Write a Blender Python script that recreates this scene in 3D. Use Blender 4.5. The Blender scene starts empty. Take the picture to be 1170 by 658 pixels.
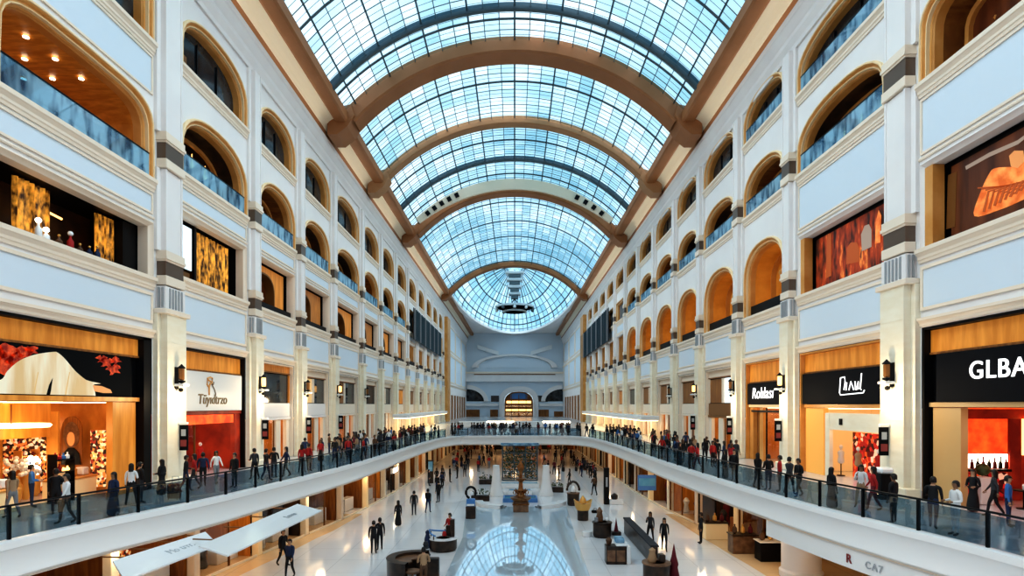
import bpy, math, random
from mathutils import Vector, Matrix
from mathutils.geometry import tessellate_polygon

RND = random.Random(11)
W, EYE, GZ, F = 18.2, 8.4, 4.2, 650.0
PI = math.pi
scene = bpy.context.scene
COL = scene.collection


def H(r):
    return EYE + W * r


# ------------------------------------------------------------------ materials
MATS = {}


def mat(name, col, rough=0.5, metal=0.0, emit=0.0, ecol=None, noise=None, nscale=2.0, stretch=(1, 1, 1), spec=0.5, bump=0.0, coat=0.0):
    """Principled material; `noise` is a second colour mixed in by a procedural noise."""
    m = bpy.data.materials.new(name)
    m.use_nodes = True
    nt = m.node_tree
    b = nt.nodes['Principled BSDF']
    b.inputs['Base Color'].default_value = (*col, 1)
    b.inputs['Roughness'].default_value = rough
    b.inputs['Metallic'].default_value = metal
    b.inputs['Specular IOR Level'].default_value = spec
    b.inputs['Coat Weight'].default_value = coat
    if emit:
        b.inputs['Emission Color'].default_value = (*(ecol or col), 1)
        b.inputs['Emission Strength'].default_value = emit
    if noise:
        tc = nt.nodes.new('ShaderNodeTexCoord')
        mp = nt.nodes.new('ShaderNodeMapping')
        mp.inputs['Scale'].default_value = stretch
        nz = nt.nodes.new('ShaderNodeTexNoise')
        nz.inputs['Scale'].default_value = nscale
        nz.inputs['Detail'].default_value = 5
        rp = nt.nodes.new('ShaderNodeValToRGB')
        rp.color_ramp.elements[0].position = 0.38
        rp.color_ramp.elements[1].position = 0.66
        rp.color_ramp.elements[0].color = (*col, 1)
        rp.color_ramp.elements[1].color = (*noise, 1)
        nt.links.new(tc.outputs['Object'], mp.inputs['Vector'])
        nt.links.new(mp.outputs['Vector'], nz.inputs['Vector'])
        nt.links.new(nz.outputs['Fac'], rp.inputs['Fac'])
        nt.links.new(rp.outputs['Color'], b.inputs['Base Color'])
        if emit:
            nt.links.new(rp.outputs['Color'], b.inputs['Emission Color'])
        if bump:
            bp = nt.nodes.new('ShaderNodeBump')
            bp.inputs['Strength'].default_value = bump
            nt.links.new(nz.outputs['Fac'], bp.inputs['Height'])
            nt.links.new(bp.outputs['Normal'], b.inputs['Normal'])
    if emit:
        try:
            m.cycles.emission_sampling = 'NONE' if emit < 2.5 else 'AUTO'
        except Exception:
            pass
    MATS[name] = m
    return m


def glass(name, tint, gloss=0.12, rough=0.02, haze=0.0, hazecol=(1, 1, 1)):
    m = bpy.data.materials.new(name)
    m.use_nodes = True
    nt = m.node_tree
    nt.nodes.clear()
    out = nt.nodes.new('ShaderNodeOutputMaterial')
    t = nt.nodes.new('ShaderNodeBsdfTransparent')
    t.inputs['Color'].default_value = (*tint, 1)
    g = nt.nodes.new('ShaderNodeBsdfGlossy')
    g.inputs['Roughness'].default_value = rough
    mx = nt.nodes.new('ShaderNodeMixShader')
    mx.inputs['Fac'].default_value = gloss
    nt.links.new(t.outputs[0], mx.inputs[1])
    nt.links.new(g.outputs[0], mx.inputs[2])
    last = mx
    if haze:
        d = nt.nodes.new('ShaderNodeBsdfDiffuse')
        d.inputs['Color'].default_value = (*hazecol, 1)
        m2 = nt.nodes.new('ShaderNodeMixShader')
        m2.inputs['Fac'].default_value = haze
        nt.links.new(mx.outputs[0], m2.inputs[1])
        nt.links.new(d.outputs[0], m2.inputs[2])
        last = m2
    nt.links.new(last.outputs[0], out.inputs['Surface'])
    MATS[name] = m
    return m, nt, t


def roof_glass():
    """Roof panes: every pane its own slight tint, from the UV cell it lies in."""
    m, nt, t = glass('roof_glass', (0.8, 0.92, 0.96), gloss=0.05, rough=0.1)
    uv = nt.nodes.new('ShaderNodeUVMap')
    sn = nt.nodes.new('ShaderNodeVectorMath')
    sn.operation = 'FLOOR'
    wn = nt.nodes.new('ShaderNodeTexWhiteNoise')
    wn.noise_dimensions = '2D'
    nz = nt.nodes.new('ShaderNodeTexNoise')
    nz.inputs['Scale'].default_value = 0.09
    nz.inputs['Detail'].default_value = 3
    ad = nt.nodes.new('ShaderNodeMath')
    ad.operation = 'ADD'
    mu = nt.nodes.new('ShaderNodeMath')
    mu.operation = 'MULTIPLY'
    mu.inputs[1].default_value = 0.24
    rp = nt.nodes.new('ShaderNodeValToRGB')
    e = rp.color_ramp.elements
    e[0].position, e[0].color = 0.42, (0.30, 0.52, 0.62, 1)
    e[1].position, e[1].color = 0.84, (0.84, 0.92, 0.97, 1)
    k = e.new(0.64)
    k.color = (0.53, 0.71, 0.81, 1)
    nt.links.new(uv.outputs[0], sn.inputs[0])
    nt.links.new(sn.outputs[0], wn.inputs['Vector'])
    nt.links.new(uv.outputs[0], nz.inputs['Vector'])
    nt.links.new(wn.outputs['Value'], mu.inputs[0])
    nt.links.new(mu.outputs[0], ad.inputs[0])
    nt.links.new(nz.outputs['Fac'], ad.inputs[1])
    nt.links.new(ad.outputs[0], rp.inputs['Fac'])
    nt.links.new(rp.outputs['Color'], t.inputs['Color'])
    return m


def tile_floor(name, c1, c2, rough, scale, mortar, gw=0.012):
    m = bpy.data.materials.new(name)
    m.use_nodes = True
    nt = m.node_tree
    b = nt.nodes['Principled BSDF']
    b.inputs['Roughness'].default_value = rough
    tc = nt.nodes.new('ShaderNodeTexCoord')
    br = nt.nodes.new('ShaderNodeTexBrick')
    br.offset = 0.0
    br.inputs['Scale'].default_value = scale
    br.inputs['Color1'].default_value = (*c1, 1)
    br.inputs['Color2'].default_value = (*c2, 1)
    br.inputs['Mortar'].default_value = (*mortar, 1)
    br.inputs['Mortar Size'].default_value = gw
    br.inputs['Brick Width'].default_value = 1.0
    br.inputs['Row Height'].default_value = 1.0
    nt.links.new(tc.outputs['Object'], br.inputs['Vector'])
    nt.links.new(br.outputs['Color'], b.inputs['Base Color'])
    MATS[name] = m
    return m


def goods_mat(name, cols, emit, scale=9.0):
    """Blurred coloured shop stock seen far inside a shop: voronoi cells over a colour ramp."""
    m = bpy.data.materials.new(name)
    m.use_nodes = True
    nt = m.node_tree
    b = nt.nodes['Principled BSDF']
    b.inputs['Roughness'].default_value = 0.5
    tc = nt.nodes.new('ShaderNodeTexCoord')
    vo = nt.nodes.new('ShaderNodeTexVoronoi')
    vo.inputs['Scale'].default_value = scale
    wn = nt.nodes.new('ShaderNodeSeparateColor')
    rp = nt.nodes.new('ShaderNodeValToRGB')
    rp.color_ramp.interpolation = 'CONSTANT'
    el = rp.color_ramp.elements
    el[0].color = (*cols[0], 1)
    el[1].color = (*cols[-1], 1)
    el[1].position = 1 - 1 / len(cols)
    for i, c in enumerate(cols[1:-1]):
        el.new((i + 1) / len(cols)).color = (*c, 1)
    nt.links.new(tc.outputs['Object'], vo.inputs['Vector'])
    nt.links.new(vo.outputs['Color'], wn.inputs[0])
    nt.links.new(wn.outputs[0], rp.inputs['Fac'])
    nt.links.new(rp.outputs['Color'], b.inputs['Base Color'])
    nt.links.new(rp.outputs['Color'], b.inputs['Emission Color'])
    b.inputs['Emission Strength'].default_value = emit  # glow put into the stock colours in place of shop lamps
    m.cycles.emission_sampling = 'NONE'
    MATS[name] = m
    return m


mat('white', (0.845, 0.80, 0.79), 0.45, noise=(0.88, 0.845, 0.83), nscale=0.4)
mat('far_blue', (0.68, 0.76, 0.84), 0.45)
mat('cream', (0.87, 0.745, 0.62), 0.42)
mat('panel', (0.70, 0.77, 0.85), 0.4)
mat('stone', (0.88, 0.785, 0.62), 0.4, noise=(0.92, 0.845, 0.70), nscale=0.9, stretch=(1, 1, 3))
mat('gold', (0.66, 0.31, 0.085), 0.36, metal=0.1, noise=(0.76, 0.40, 0.14), nscale=0.8)
mat('gold_pale', (0.88, 0.66, 0.40), 0.38)
mat('gold_dark', (0.24, 0.11, 0.035), 0.4, metal=0.2)
mat('bronze_band', (0.20, 0.15, 0.12), 0.35, metal=0.5)
mat('grille', (0.42, 0.43, 0.45), 0.5, metal=0.3)
mat('black', (0.008, 0.008, 0.010), 0.45, spec=0.25)
mat('black_sign', (0.009, 0.010, 0.014), 0.7, spec=0.15)
mat('white_letter', (0.95, 0.95, 0.95), 0.5, emit=0.7)
mat('brown_letter', (0.25, 0.16, 0.08), 0.5)
mat('grey_letter', (0.45, 0.47, 0.50), 0.5)
mat('red_letter', (0.28, 0.05, 0.05), 0.5)
mat('white_sign', (0.78, 0.76, 0.74), 0.4)
mat('arch_brown', (0.36, 0.165, 0.070), 0.5, noise=(0.42, 0.20, 0.095), nscale=0.3)
mat('arch_tan', (0.46, 0.26, 0.135), 0.5)
mat('cove', (0.93, 0.84, 0.68), 0.5)
mat('bar', (0.16, 0.24, 0.28), 0.4, metal=0.3)
mat('bar_thick', (0.10, 0.15, 0.18), 0.4, metal=0.3)
mat('wood', (0.42, 0.15, 0.025), 0.38, emit=0.10, noise=(0.60, 0.25, 0.05), nscale=1.5, stretch=(1, 4, 0.5))  # weak glow put into the wood in place of lamp light
mat('wood_glow', (0.50, 0.19, 0.03), 0.4, emit=0.26, noise=(0.66, 0.29, 0.06), nscale=1.0, stretch=(1, 3, 0.4))  # brighter copy of the wood, lamp light put in as glow
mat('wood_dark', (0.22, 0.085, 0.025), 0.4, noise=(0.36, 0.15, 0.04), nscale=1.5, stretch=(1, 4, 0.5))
mat('warm_wall', (0.70, 0.36, 0.10), 0.6, emit=0.25, ecol=(0.95, 0.48, 0.12))  # wall colour glows weakly in place of shop lighting
mat('warm_light', (1.0, 0.82, 0.55), 0.6, emit=2.4, ecol=(1.0, 0.75, 0.42))
mat('warm_cream', (0.84, 0.64, 0.38), 0.5, emit=0.10, ecol=(1.0, 0.75, 0.42))  # cream trim given a faint warm glow of its own
mat('tan_jamb', (0.62, 0.40, 0.19), 0.45)
mat('glass_pale', (0.62, 0.75, 0.82), 0.15)
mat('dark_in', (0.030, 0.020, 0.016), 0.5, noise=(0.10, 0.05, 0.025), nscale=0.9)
mat('dark_red', (0.16, 0.018, 0.012), 0.45, noise=(0.42, 0.05, 0.02), nscale=0.7, emit=0.25)  # weak glow put into the dark red shop lining
mat('red_glow', (0.75, 0.05, 0.015), 0.45, emit=0.7, noise=(0.90, 0.16, 0.03), nscale=1.5)  # bright red with the shop's light put in as glow
mat('orange_niche', (0.52, 0.18, 0.022), 0.5, emit=0.16, noise=(0.72, 0.30, 0.05), nscale=0.5)  # niche lighting put into the orange as a weak glow
mat('gold_curtain', (0.035, 0.013, 0.003), 0.35, emit=0.55, noise=(0.80, 0.38, 0.06), nscale=3.6, stretch=(1, 1.6, 0.55))  # noise paints dark folds and glowing highlights into the gold
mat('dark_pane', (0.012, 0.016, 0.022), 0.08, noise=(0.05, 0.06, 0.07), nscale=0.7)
mat('navy_louvre', (0.018, 0.025, 0.035), 0.3)
mat('blue_screen', (0.70, 0.85, 0.95), 0.3, emit=0.55, noise=(0.85, 0.94, 1.0), nscale=0.8)
mat('rail_metal', (0.012, 0.016, 0.020), 0.3, metal=0.6)
mat('fascia', (0.84, 0.84, 0.84), 0.35)
mat('soffit', (0.70, 0.52, 0.33), 0.5, emit=0.08, ecol=(1.0, 0.75, 0.45))  # faint warm glow put into the gallery underside
mat('kiosk_dark', (0.022, 0.016, 0.014), 0.3, noise=(0.07, 0.04, 0.025), nscale=2.5)
mat('kiosk_brown', (0.16, 0.085, 0.05), 0.35, noise=(0.28, 0.16, 0.09), nscale=3)
mat('counter_white', (0.86, 0.87, 0.88), 0.25)
mat('kiosk_gold', (0.72, 0.42, 0.13), 0.3, metal=0.4)
mat('kiosk_blue', (0.10, 0.26, 0.55), 0.3)
mat('bronze', (0.20, 0.085, 0.03), 0.35, metal=0.55, noise=(0.36, 0.17, 0.06), nscale=4)
mat('water', (0.16, 0.42, 0.60), 0.05, noise=(0.25, 0.52, 0.66), nscale=1.5)
mat('leaf', (0.035, 0.075, 0.035), 0.5, noise=(0.11, 0.15, 0.06), nscale=5)
mat('lamp_amber', (1.0, 0.6, 0.2), 0.4, emit=2.0, ecol=(1.0, 0.55, 0.18))
mat('lamp_white', (1, 0.95, 0.85), 0.4, emit=4.0, ecol=(1.0, 0.88, 0.68))
mat('robe_white', (0.74, 0.52, 0.28), 0.5, emit=0.14, ecol=(1.0, 0.80, 0.52), noise=(0.92, 0.82, 0.64), nscale=0.6, stretch=(1, 3, 0.5))
mat('robe_shade', (0.66, 0.45, 0.22), 0.5, emit=0.3)
mat('picture_dark', (0.008, 0.009, 0.011), 0.75, spec=0.1)
mat('picture_brown', (0.06, 0.02, 0.010), 0.3, emit=0.3, noise=(0.15, 0.05, 0.02), nscale=0.5, stretch=(1, 3, 0.3))
mat('picture_red', (0.22, 0.012, 0.008), 0.4, emit=0.3, noise=(0.72, 0.10, 0.03), nscale=5)
mat('picture_orange', (0.60, 0.13, 0.025), 0.4, emit=0.40, noise=(0.88, 0.34, 0.10), nscale=1.8)
mat('picture_rust', (0.33, 0.08, 0.02), 0.4, emit=0.5)
mat('picture_skin', (0.70, 0.30, 0.11), 0.5, emit=0.3)
mat('picture_grey', (0.40, 0.30, 0.24), 0.5, emit=0.25)
mat('skin_a', (0.55, 0.32, 0.20), 0.55)
mat('skin_b', (0.30, 0.16, 0.09), 0.55)
mat('hair', (0.018, 0.013, 0.011), 0.5)
mat('hair_brown', (0.10, 0.05, 0.025), 0.5)
for nm, c in dict(c_black=(0.013, 0.013, 0.016), c_char=(0.04, 0.042, 0.05), c_navy=(0.02, 0.035, 0.09), c_red=(0.42, 0.025, 0.025), c_wine=(0.16, 0.02, 0.03),
                  c_white=(0.78, 0.78, 0.78), c_blue=(0.05, 0.17, 0.42), c_tan=(0.42, 0.28, 0.17), c_grey=(0.25, 0.26, 0.28), c_brown=(0.13, 0.07, 0.04)).items():
    mat(nm, c, 0.75)
mat('shoe', (0.02, 0.018, 0.016), 0.45)
mat('eye', (0.02, 0.02, 0.02), 0.2)
glass('balu_glass', (0.52, 0.64, 0.71), gloss=0.15, haze=0.04, hazecol=(0.2, 0.35, 0.45))
_m, _nt, _t = glass('blue_glass', (0.40, 0.68, 0.86), gloss=0.22, haze=0.42, hazecol=(0.42, 0.72, 0.95))
_d = [n for n in _nt.nodes if n.type == 'BSDF_DIFFUSE'][0]
_tc, _mp, _nz, _rp = (_nt.nodes.new(k) for k in ('ShaderNodeTexCoord', 'ShaderNodeMapping', 'ShaderNodeTexNoise', 'ShaderNodeValToRGB'))  # noise paints bright reflections and dark silhouettes into the haze colour
_mp.inputs['Scale'].default_value = (1, 1.2, .35)
_nz.inputs['Scale'].default_value = 1.3
_rp.color_ramp.elements[0].position, _rp.color_ramp.elements[0].color = .38, (.04, .13, .24, 1)
_rp.color_ramp.elements[1].position, _rp.color_ramp.elements[1].color = .58, (.55, .84, 1.0, 1)
_nt.links.new(_tc.outputs['Object'], _mp.inputs[0]); _nt.links.new(_mp.outputs[0], _nz.inputs['Vector']); _nt.links.new(_nz.outputs['Fac'], _rp.inputs['Fac']); _nt.links.new(_rp.outputs['Color'], _d.inputs['Color'])
glass('shop_glass', (0.96, 0.95, 0.93), gloss=0.07)
roof_glass()
tile_floor('floor_tile', (0.82, 0.82, 0.84), (0.85, 0.85, 0.86), 0.10, 0.42, (0.66, 0.66, 0.68), 0.008)
tile_floor('floor_blue', (0.72, 0.85, 0.94), (0.74, 0.86, 0.95), 0.02, 0.30, (0.66, 0.80, 0.90), 0.004)
_b = MATS['floor_blue'].node_tree.nodes['Principled BSDF']
_b.inputs['Metallic'].default_value = 0.35
tile_floor('floor_gallery', (0.62, 0.66, 0.70), (0.66, 0.69, 0.72), 0.14, 0.5, (0.5, 0.5, 0.5), 0.008)
tile_floor('floor_warm_glow', (0.80, 0.60, 0.38), (0.82, 0.62, 0.40), 0.12, 0.42, (0.6, 0.45, 0.3), 0.008)  # beige stands for warm shop light falling on the white tiles
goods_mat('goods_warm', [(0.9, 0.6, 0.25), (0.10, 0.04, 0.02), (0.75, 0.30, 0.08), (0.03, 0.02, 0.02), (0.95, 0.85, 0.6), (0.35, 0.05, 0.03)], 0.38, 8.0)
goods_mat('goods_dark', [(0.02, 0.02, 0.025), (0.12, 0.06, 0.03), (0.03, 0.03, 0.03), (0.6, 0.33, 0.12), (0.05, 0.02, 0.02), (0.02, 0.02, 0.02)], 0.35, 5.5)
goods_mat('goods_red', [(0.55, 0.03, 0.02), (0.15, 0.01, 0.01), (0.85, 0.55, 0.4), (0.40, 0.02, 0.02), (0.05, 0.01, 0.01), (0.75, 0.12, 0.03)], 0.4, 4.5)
mat('goods_poster', (0.03, 0.010, 0.008), 0.4, emit=0.35, noise=(0.42, 0.06, 0.015), nscale=1.0, stretch=(1, 2.2, 0.7))
_r = [n for n in MATS['goods_poster'].node_tree.nodes if n.type == 'VALTORGB'][0].color_ramp.elements
_r[0].position, _r[1].position = .40, .60
_k = _r.new(.66); _k.color = (.75, .25, .06, 1)
_k = _r.new(.72); _k.color = (.12, .03, .02, 1)


# ------------------------------------------------------------------ mesh builder
class MB:
    def __init__(s, T=None):
        s.v, s.f, s.m, s.uv, s.T = [], [], [], [], T

    def add(s, vs, fs, mi=0, uvs=None):
        b = len(s.v)
        T = s.T
        s.v += [tuple(T(*p)) for p in vs] if T else [tuple(p) for p in vs]
        for f in fs:
            s.f.append([b + i for i in f])
            s.m.append(mi)
            s.uv.append([uvs[i] for i in f] if uvs else None)
        return s

    def box(s, x0, x1, y0, y1, z0, z1, mi=0, c=0.0):
        if x0 > x1: x0, x1 = x1, x0
        if y0 > y1: y0, y1 = y1, y0
        if z0 > z1: z0, z1 = z1, z0
        if not c:
            return s.add([(x0, y0, z0), (x1, y0, z0), (x1, y1, z0), (x0, y1, z0), (x0, y0, z1), (x1, y0, z1), (x1, y1, z1), (x0, y1, z1)],
                         [(0, 3, 2, 1), (4, 5, 6, 7), (0, 1, 5, 4), (1, 2, 6, 5), (2, 3, 7, 6), (3, 0, 4, 7)], mi)
        # chamfered along every edge: three nested rings
        def ring(k, z):
            return [(x0 + k, y0 + c, z), (x0 + c, y0 + k, z), (x1 - c, y0 + k, z), (x1 - k, y0 + c, z), (x1 - k, y1 - c, z), (x1 - c, y1 - k, z), (x0 + c, y1 - k, z), (x0 + k, y1 - c, z)]
        rr = [ring(c, z0), ring(0, z0 + c), ring(0, z1 - c), ring(c, z1)]
        vs = [p for r in rr for p in r]
        fs = [tuple(range(7, -1, -1)), tuple(range(24, 32))]
        for k in range(3):
            for i in range(8):
                j = (i + 1) % 8
                fs.append((k * 8 + i, k * 8 + j, k * 8 + 8 + j, k * 8 + 8 + i))
        return s.add(vs, fs, mi)

    def tube(s, pts, r, n=8, mi=0, caps=True):
        pts = [Vector(p) for p in pts]
        rs = r if isinstance(r, (list, tuple)) else [r] * len(pts)
        vs, fs = [], []
        up0 = None
        for i, p in enumerate(pts):
            t = (pts[min(i + 1, len(pts) - 1)] - pts[max(i - 1, 0)]).normalized()
            up = Vector((0, 0, 1)) if abs(t.z) < 0.95 else Vector((0, 1, 0))
            a = t.cross(up).normalized()
            b = a.cross(t)
            for k in range(n):
                q = 2 * PI * k / n
                vs.append(tuple(p + rs[i] * (math.cos(q) * a + math.sin(q) * b)))
        for i in range(len(pts) - 1):
            for k in range(n):
                j = (k + 1) % n
                fs.append((i * n + k, i * n + j, (i + 1) * n + j, (i + 1) * n + k))
        if caps:
            fs.append(tuple(range(n - 1, -1, -1)))
            fs.append(tuple(range((len(pts) - 1) * n, len(pts) * n)))
        return s.add(vs, fs, mi)

    def lathe(s, prof, c=(0, 0, 0), n=20, mi=0, a0=0.0, a1=2 * PI, sx=1.0, sy=1.0):
        full = abs(a1 - a0 - 2 * PI) < 1e-6
        m = n if full else n + 1
        vs, fs = [], []
        for r, z in prof:
            for k in range(m):
                q = a0 + (a1 - a0) * k / n
                vs.append((c[0] + sx * r * math.cos(q), c[1] + sy * r * math.sin(q), c[2] + z))
        for i in range(len(prof) - 1):
            for k in range(n):
                j = (k + 1) % m if full else k + 1
                fs.append((i * m + k, i * m + j, (i + 1) * m + j, (i + 1) * m + k))
        if full:
            if prof[0][0] > 1e-4: fs.append(tuple(range(m - 1, -1, -1)))
            if prof[-1][0] > 1e-4: fs.append(tuple(range((len(prof) - 1) * m, len(prof) * m)))
        return s.add(vs, fs, mi)

    def prism(s, pts, off, mi=0):
        """closed polygon pts (3D) swept by vector off"""
        n = len(pts)
        o = Vector(off)
        vs = [tuple(p) for p in pts] + [tuple(Vector(p) + o) for p in pts]
        fs = [tuple(range(n - 1, -1, -1)), tuple(range(n, 2 * n))] + [(i, (i + 1) % n, n + (i + 1) % n, n + i) for i in range(n)]
        return s.add(vs, fs, mi)

    def strip(s, rings, mi=0, close=False):
        """quads between successive rows of points"""
        n = len(rings[0])
        vs = [p for r in rings for p in r]
        fs = []
        for i in range(len(rings) - 1):
            for k in range(n if close else n - 1):
                j = (k + 1) % n
                fs.append((i * n + k, i * n + j, (i + 1) * n + j, (i + 1) * n + k))
        return s.add(vs, fs, mi)

    def holed(s, outer, hole, d, mi=0):
        """flat sheet in the (y,z) plane at depth d with a hole"""
        o3 = [Vector((y, z, 0)) for y, z in outer]
        h3 = [Vector((y, z, 0)) for y, z in hole]
        tris = tessellate_polygon([o3, h3])
        pts = [(d, p.x, p.y) for p in o3 + h3]
        return s.add(pts, [tuple(t) for t in tris], mi)

    def sphere(s, c, r, n=12, mi=0, sz=1.0, sx=1.0, sy=1.0):
        k = max(4, n // 2)
        prof = [(max(1e-5, r * math.sin(PI * i / k)), -r * sz * math.cos(PI * i / k)) for i in range(k + 1)]
        return s.lathe(prof, c, n, mi, sx=sx, sy=sy)

    def build(s, name, mats, parent=None, smooth=False, loc=None):
        me = bpy.data.meshes.new(name)
        me.from_pydata(s.v, [], s.f)
        if not isinstance(mats, (list, tuple)):
            mats = [mats]
        for m in mats:
            me.materials.append(MATS[m] if isinstance(m, str) else m)
        me.polygons.foreach_set('material_index', s.m)
        if any(u is not None for u in s.uv):
            lay = me.uv_layers.new(name='UVMap')
            li = 0
            for u in s.uv:
                for c in u:
                    lay.data[li].uv = c
                    li += 1
        if smooth:
            me.polygons.foreach_set('use_smooth', [True] * len(me.polygons))
            try:
                me.set_sharp_from_angle(angle=math.radians(40))
            except Exception:
                pass
        me.update()
        o = bpy.data.objects.new(name, me)
        COL.objects.link(o)
        if parent is not None:
            o.parent = parent
        if loc:
            o.location = loc
        return o


def tag(o, label, cat, group=None, kind=None):
    o['label'] = label
    o['category'] = cat
    if group: o['group'] = group
    if kind: o['kind'] = kind
    return o


def thing(name, label, cat, loc=(0, 0, 0), rz=0.0, group=None, kind=None):
    o = bpy.data.objects.new(name, None)
    COL.objects.link(o)
    o.empty_display_size = 0.2
    o.location = loc
    o.rotation_euler = (0, 0, rz)
    return tag(o, label, cat, group, kind)


def copy_tree(o, parent=None):
    c = o.copy()
    COL.objects.link(c)
    if parent is not None: c.parent = parent
    for ch in list(o.children):
        copy_tree(ch, c)
    return c


def smooth_closed(pts, n=4):
    out, k = [], len(pts)
    for i in range(k):
        a, b, c, d = (Vector(pts[(i + j) % k]) for j in (-1, 0, 1, 2))
        for j in range(n):
            t = j / n
            q = .5 * ((2 * b) + (c - a) * t + (2 * a - 5 * b + 4 * c - d) * t * t + (3 * b - a - 3 * c + d) * t ** 3)
            out.append(tuple(q))
    return out


def text_mesh(body, size, name, m, parent, origin, xdir, ydir, depth=0.03, spacing=1.0, shear=0.0, bold=0.0):
    cu = bpy.data.curves.new('lettering', 'FONT')
    cu.body = body
    cu.size = size
    cu.extrude = depth
    cu.offset = bold
    cu.align_x = 'CENTER'
    cu.align_y = 'CENTER'
    cu.space_character = spacing
    cu.shear = shear
    t = bpy.data.objects.new('tmp', cu)
    COL.objects.link(t)
    dg = bpy.context.evaluated_depsgraph_get()
    me = bpy.data.meshes.new_from_object(t.evaluated_get(dg))
    bpy.data.objects.remove(t)
    X, Y = Vector(xdir).normalized(), Vector(ydir).normalized()
    Z = X.cross(Y)
    M = Matrix((X, Y, Z)).transposed().to_4x4()
    M.translation = Vector(origin)
    me.transform(M)
    me.materials.clear()
    me.materials.append(MATS[m])
    o = bpy.data.objects.new(name, me)
    COL.objects.link(o)
    o.parent = parent
    return o


def Gpx(px, py, h=EYE):
    """ground point under an image position; h = eye height above that floor"""
    y = h * F / (py - 463.0)
    return ((px - 588.0) * y / F, y)


ORD = ['first', 'second', 'third', 'fourth', 'fifth', 'sixth', 'seventh', 'eighth', 'ninth', 'tenth', 'eleventh', 'twelfth', 'thirteenth', 'fourteenth', 'fifteenth', 'sixteenth',
       'seventeenth', 'eighteenth', 'nineteenth', 'twentieth', 'twenty-first', 'twenty-second', 'twenty-third', 'twenty-fourth', 'twenty-fifth', 'twenty-sixth']

SKY, SUN, EXPO, LOOK, COVE = 1.15, 2.25, 0.17, 'High Contrast', 1.7

# ------------------------------------------------------------------ gallery plan
LEFT_E = [(-16.0, -12), (-15.9, 4), (-15.2, 16.8), (-13.35, 24.3), (-12.55, 29.0), (-11.1, 40), (-10.45, 54.5), (-9.9, 64), (-9.2, 71), (-7.6, 75.2), (-5.2, 76.2)]
RIGHT_E = [(14.3, -12), (14.0, 4), (13.5, 15.0), (12.7, 19.6), (12.1, 23.0), (11.4, 29.5), (10.8, 41), (10.6, 55), (10.2, 65), (9.5, 71.5), (7.8, 75.2), (5.2, 76.2)]


def chaikin(p, n):
    for _ in range(n):
        q = [p[0]]
        for a, b in zip(p, p[1:]):
            q.append((a[0] * .75 + b[0] * .25, a[1] * .75 + b[1] * .25))
            q.append((a[0] * .25 + b[0] * .75, a[1] * .25 + b[1] * .75))
        q.append(p[-1])
        p = q
    return p


def catmull(p, n=8):
    out = []
    for i in range(len(p) - 1):
        a, b, c, d = (Vector(p[max(0, min(len(p) - 1, i + k))]) for k in (-1, 0, 1, 2))
        for k in range(n):
            t = k / n
            q = .5 * ((2 * b) + (c - a) * t + (2 * a - 5 * b + 4 * c - d) * t * t + (3 * b - a - 3 * c + d) * t ** 3)
            out.append((q.x, q.y))
    return out + [tuple(p[-1])]


EDGE = catmull(LEFT_E + RIGHT_E[::-1])


def resample(p, step):
    out, acc = [p[0]], 0.0
    for a, b in zip(p, p[1:]):
        L = math.hypot(b[0] - a[0], b[1] - a[1])
        while acc + L >= step:
            t = (step - acc) / L
            a = (a[0] + (b[0] - a[0]) * t, a[1] + (b[1] - a[1]) * t)
            out.append(a)
            L = math.hypot(b[0] - a[0], b[1] - a[1])
            acc = 0.0
        acc += L
    return out


def offset_path(p, o):
    """to the right of travel (= into the atrium for EDGE) by o"""
    q = []
    for i, a in enumerate(p):
        b, c = p[max(i - 1, 0)], p[min(i + 1, len(p) - 1)]
        t = Vector((c[0] - b[0], c[1] - b[1])).normalized()
        q.append((a[0] + t.y * o, a[1] - t.x * o))
    return q


def edge_x(y, side):
    """x of the slab edge at depth y"""
    pts = [p for p in EDGE if (p[0] < 0) == (side < 0)]
    best = min(pts, key=lambda p: abs(p[1] - y))
    return best[0]


def flat(name, pts, z, m, kind='structure', label=None, cat='floor', parent=None):
    mb = MB()
    tr = tessellate_polygon([[Vector((x, y, 0)) for x, y in pts]])
    mb.add([(x, y, z) for x, y in pts], [tuple(t) for t in tr])
    o = mb.build(name, m, parent)
    if label: tag(o, label, cat, kind=kind)
    return o


# ground floor, and the pale blue polished strip let into it
fl = MB().box(-27, 27, -14, 112, -0.3, 0.0).build('floor', 'floor_tile')
tag(fl, 'white polished tile floor of the lower mall level', 'floor', kind='structure')
inl = MB()
inl.add([(-3.7, 8, .004), (3.2, 8, .004), (3.9, 36, .004), (4.3, 47.2, .004), (-4.0, 47.2, .004), (-3.3, 36, .004)], [(0, 1, 2, 3, 4, 5)])
tag(inl.build('floor_inlay', 'floor_blue'), 'pale blue mirror polished strip down the middle of the lower floor', 'floor', kind='structure')
wz = MB()
for side in (-1, 1):
    rows = []
    for y in [12 + 2 * i for i in range(17)]:
        x = edge_x(y, side)
        wz_in = 0.35 if side < 0 else 0.9
        rows.append([(x - side * (wz_in - 1.0) if False else x + side * (0.9 if y > 38 else 0.9), y, .004), (x + side * 6.0, y, .004)])
    wz.strip(rows)
tag(wz.build('floor_shop_glow', 'floor_warm_glow'), 'floor in front of the lower shops, coloured with their warm light', 'floor', kind='structure')

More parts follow.
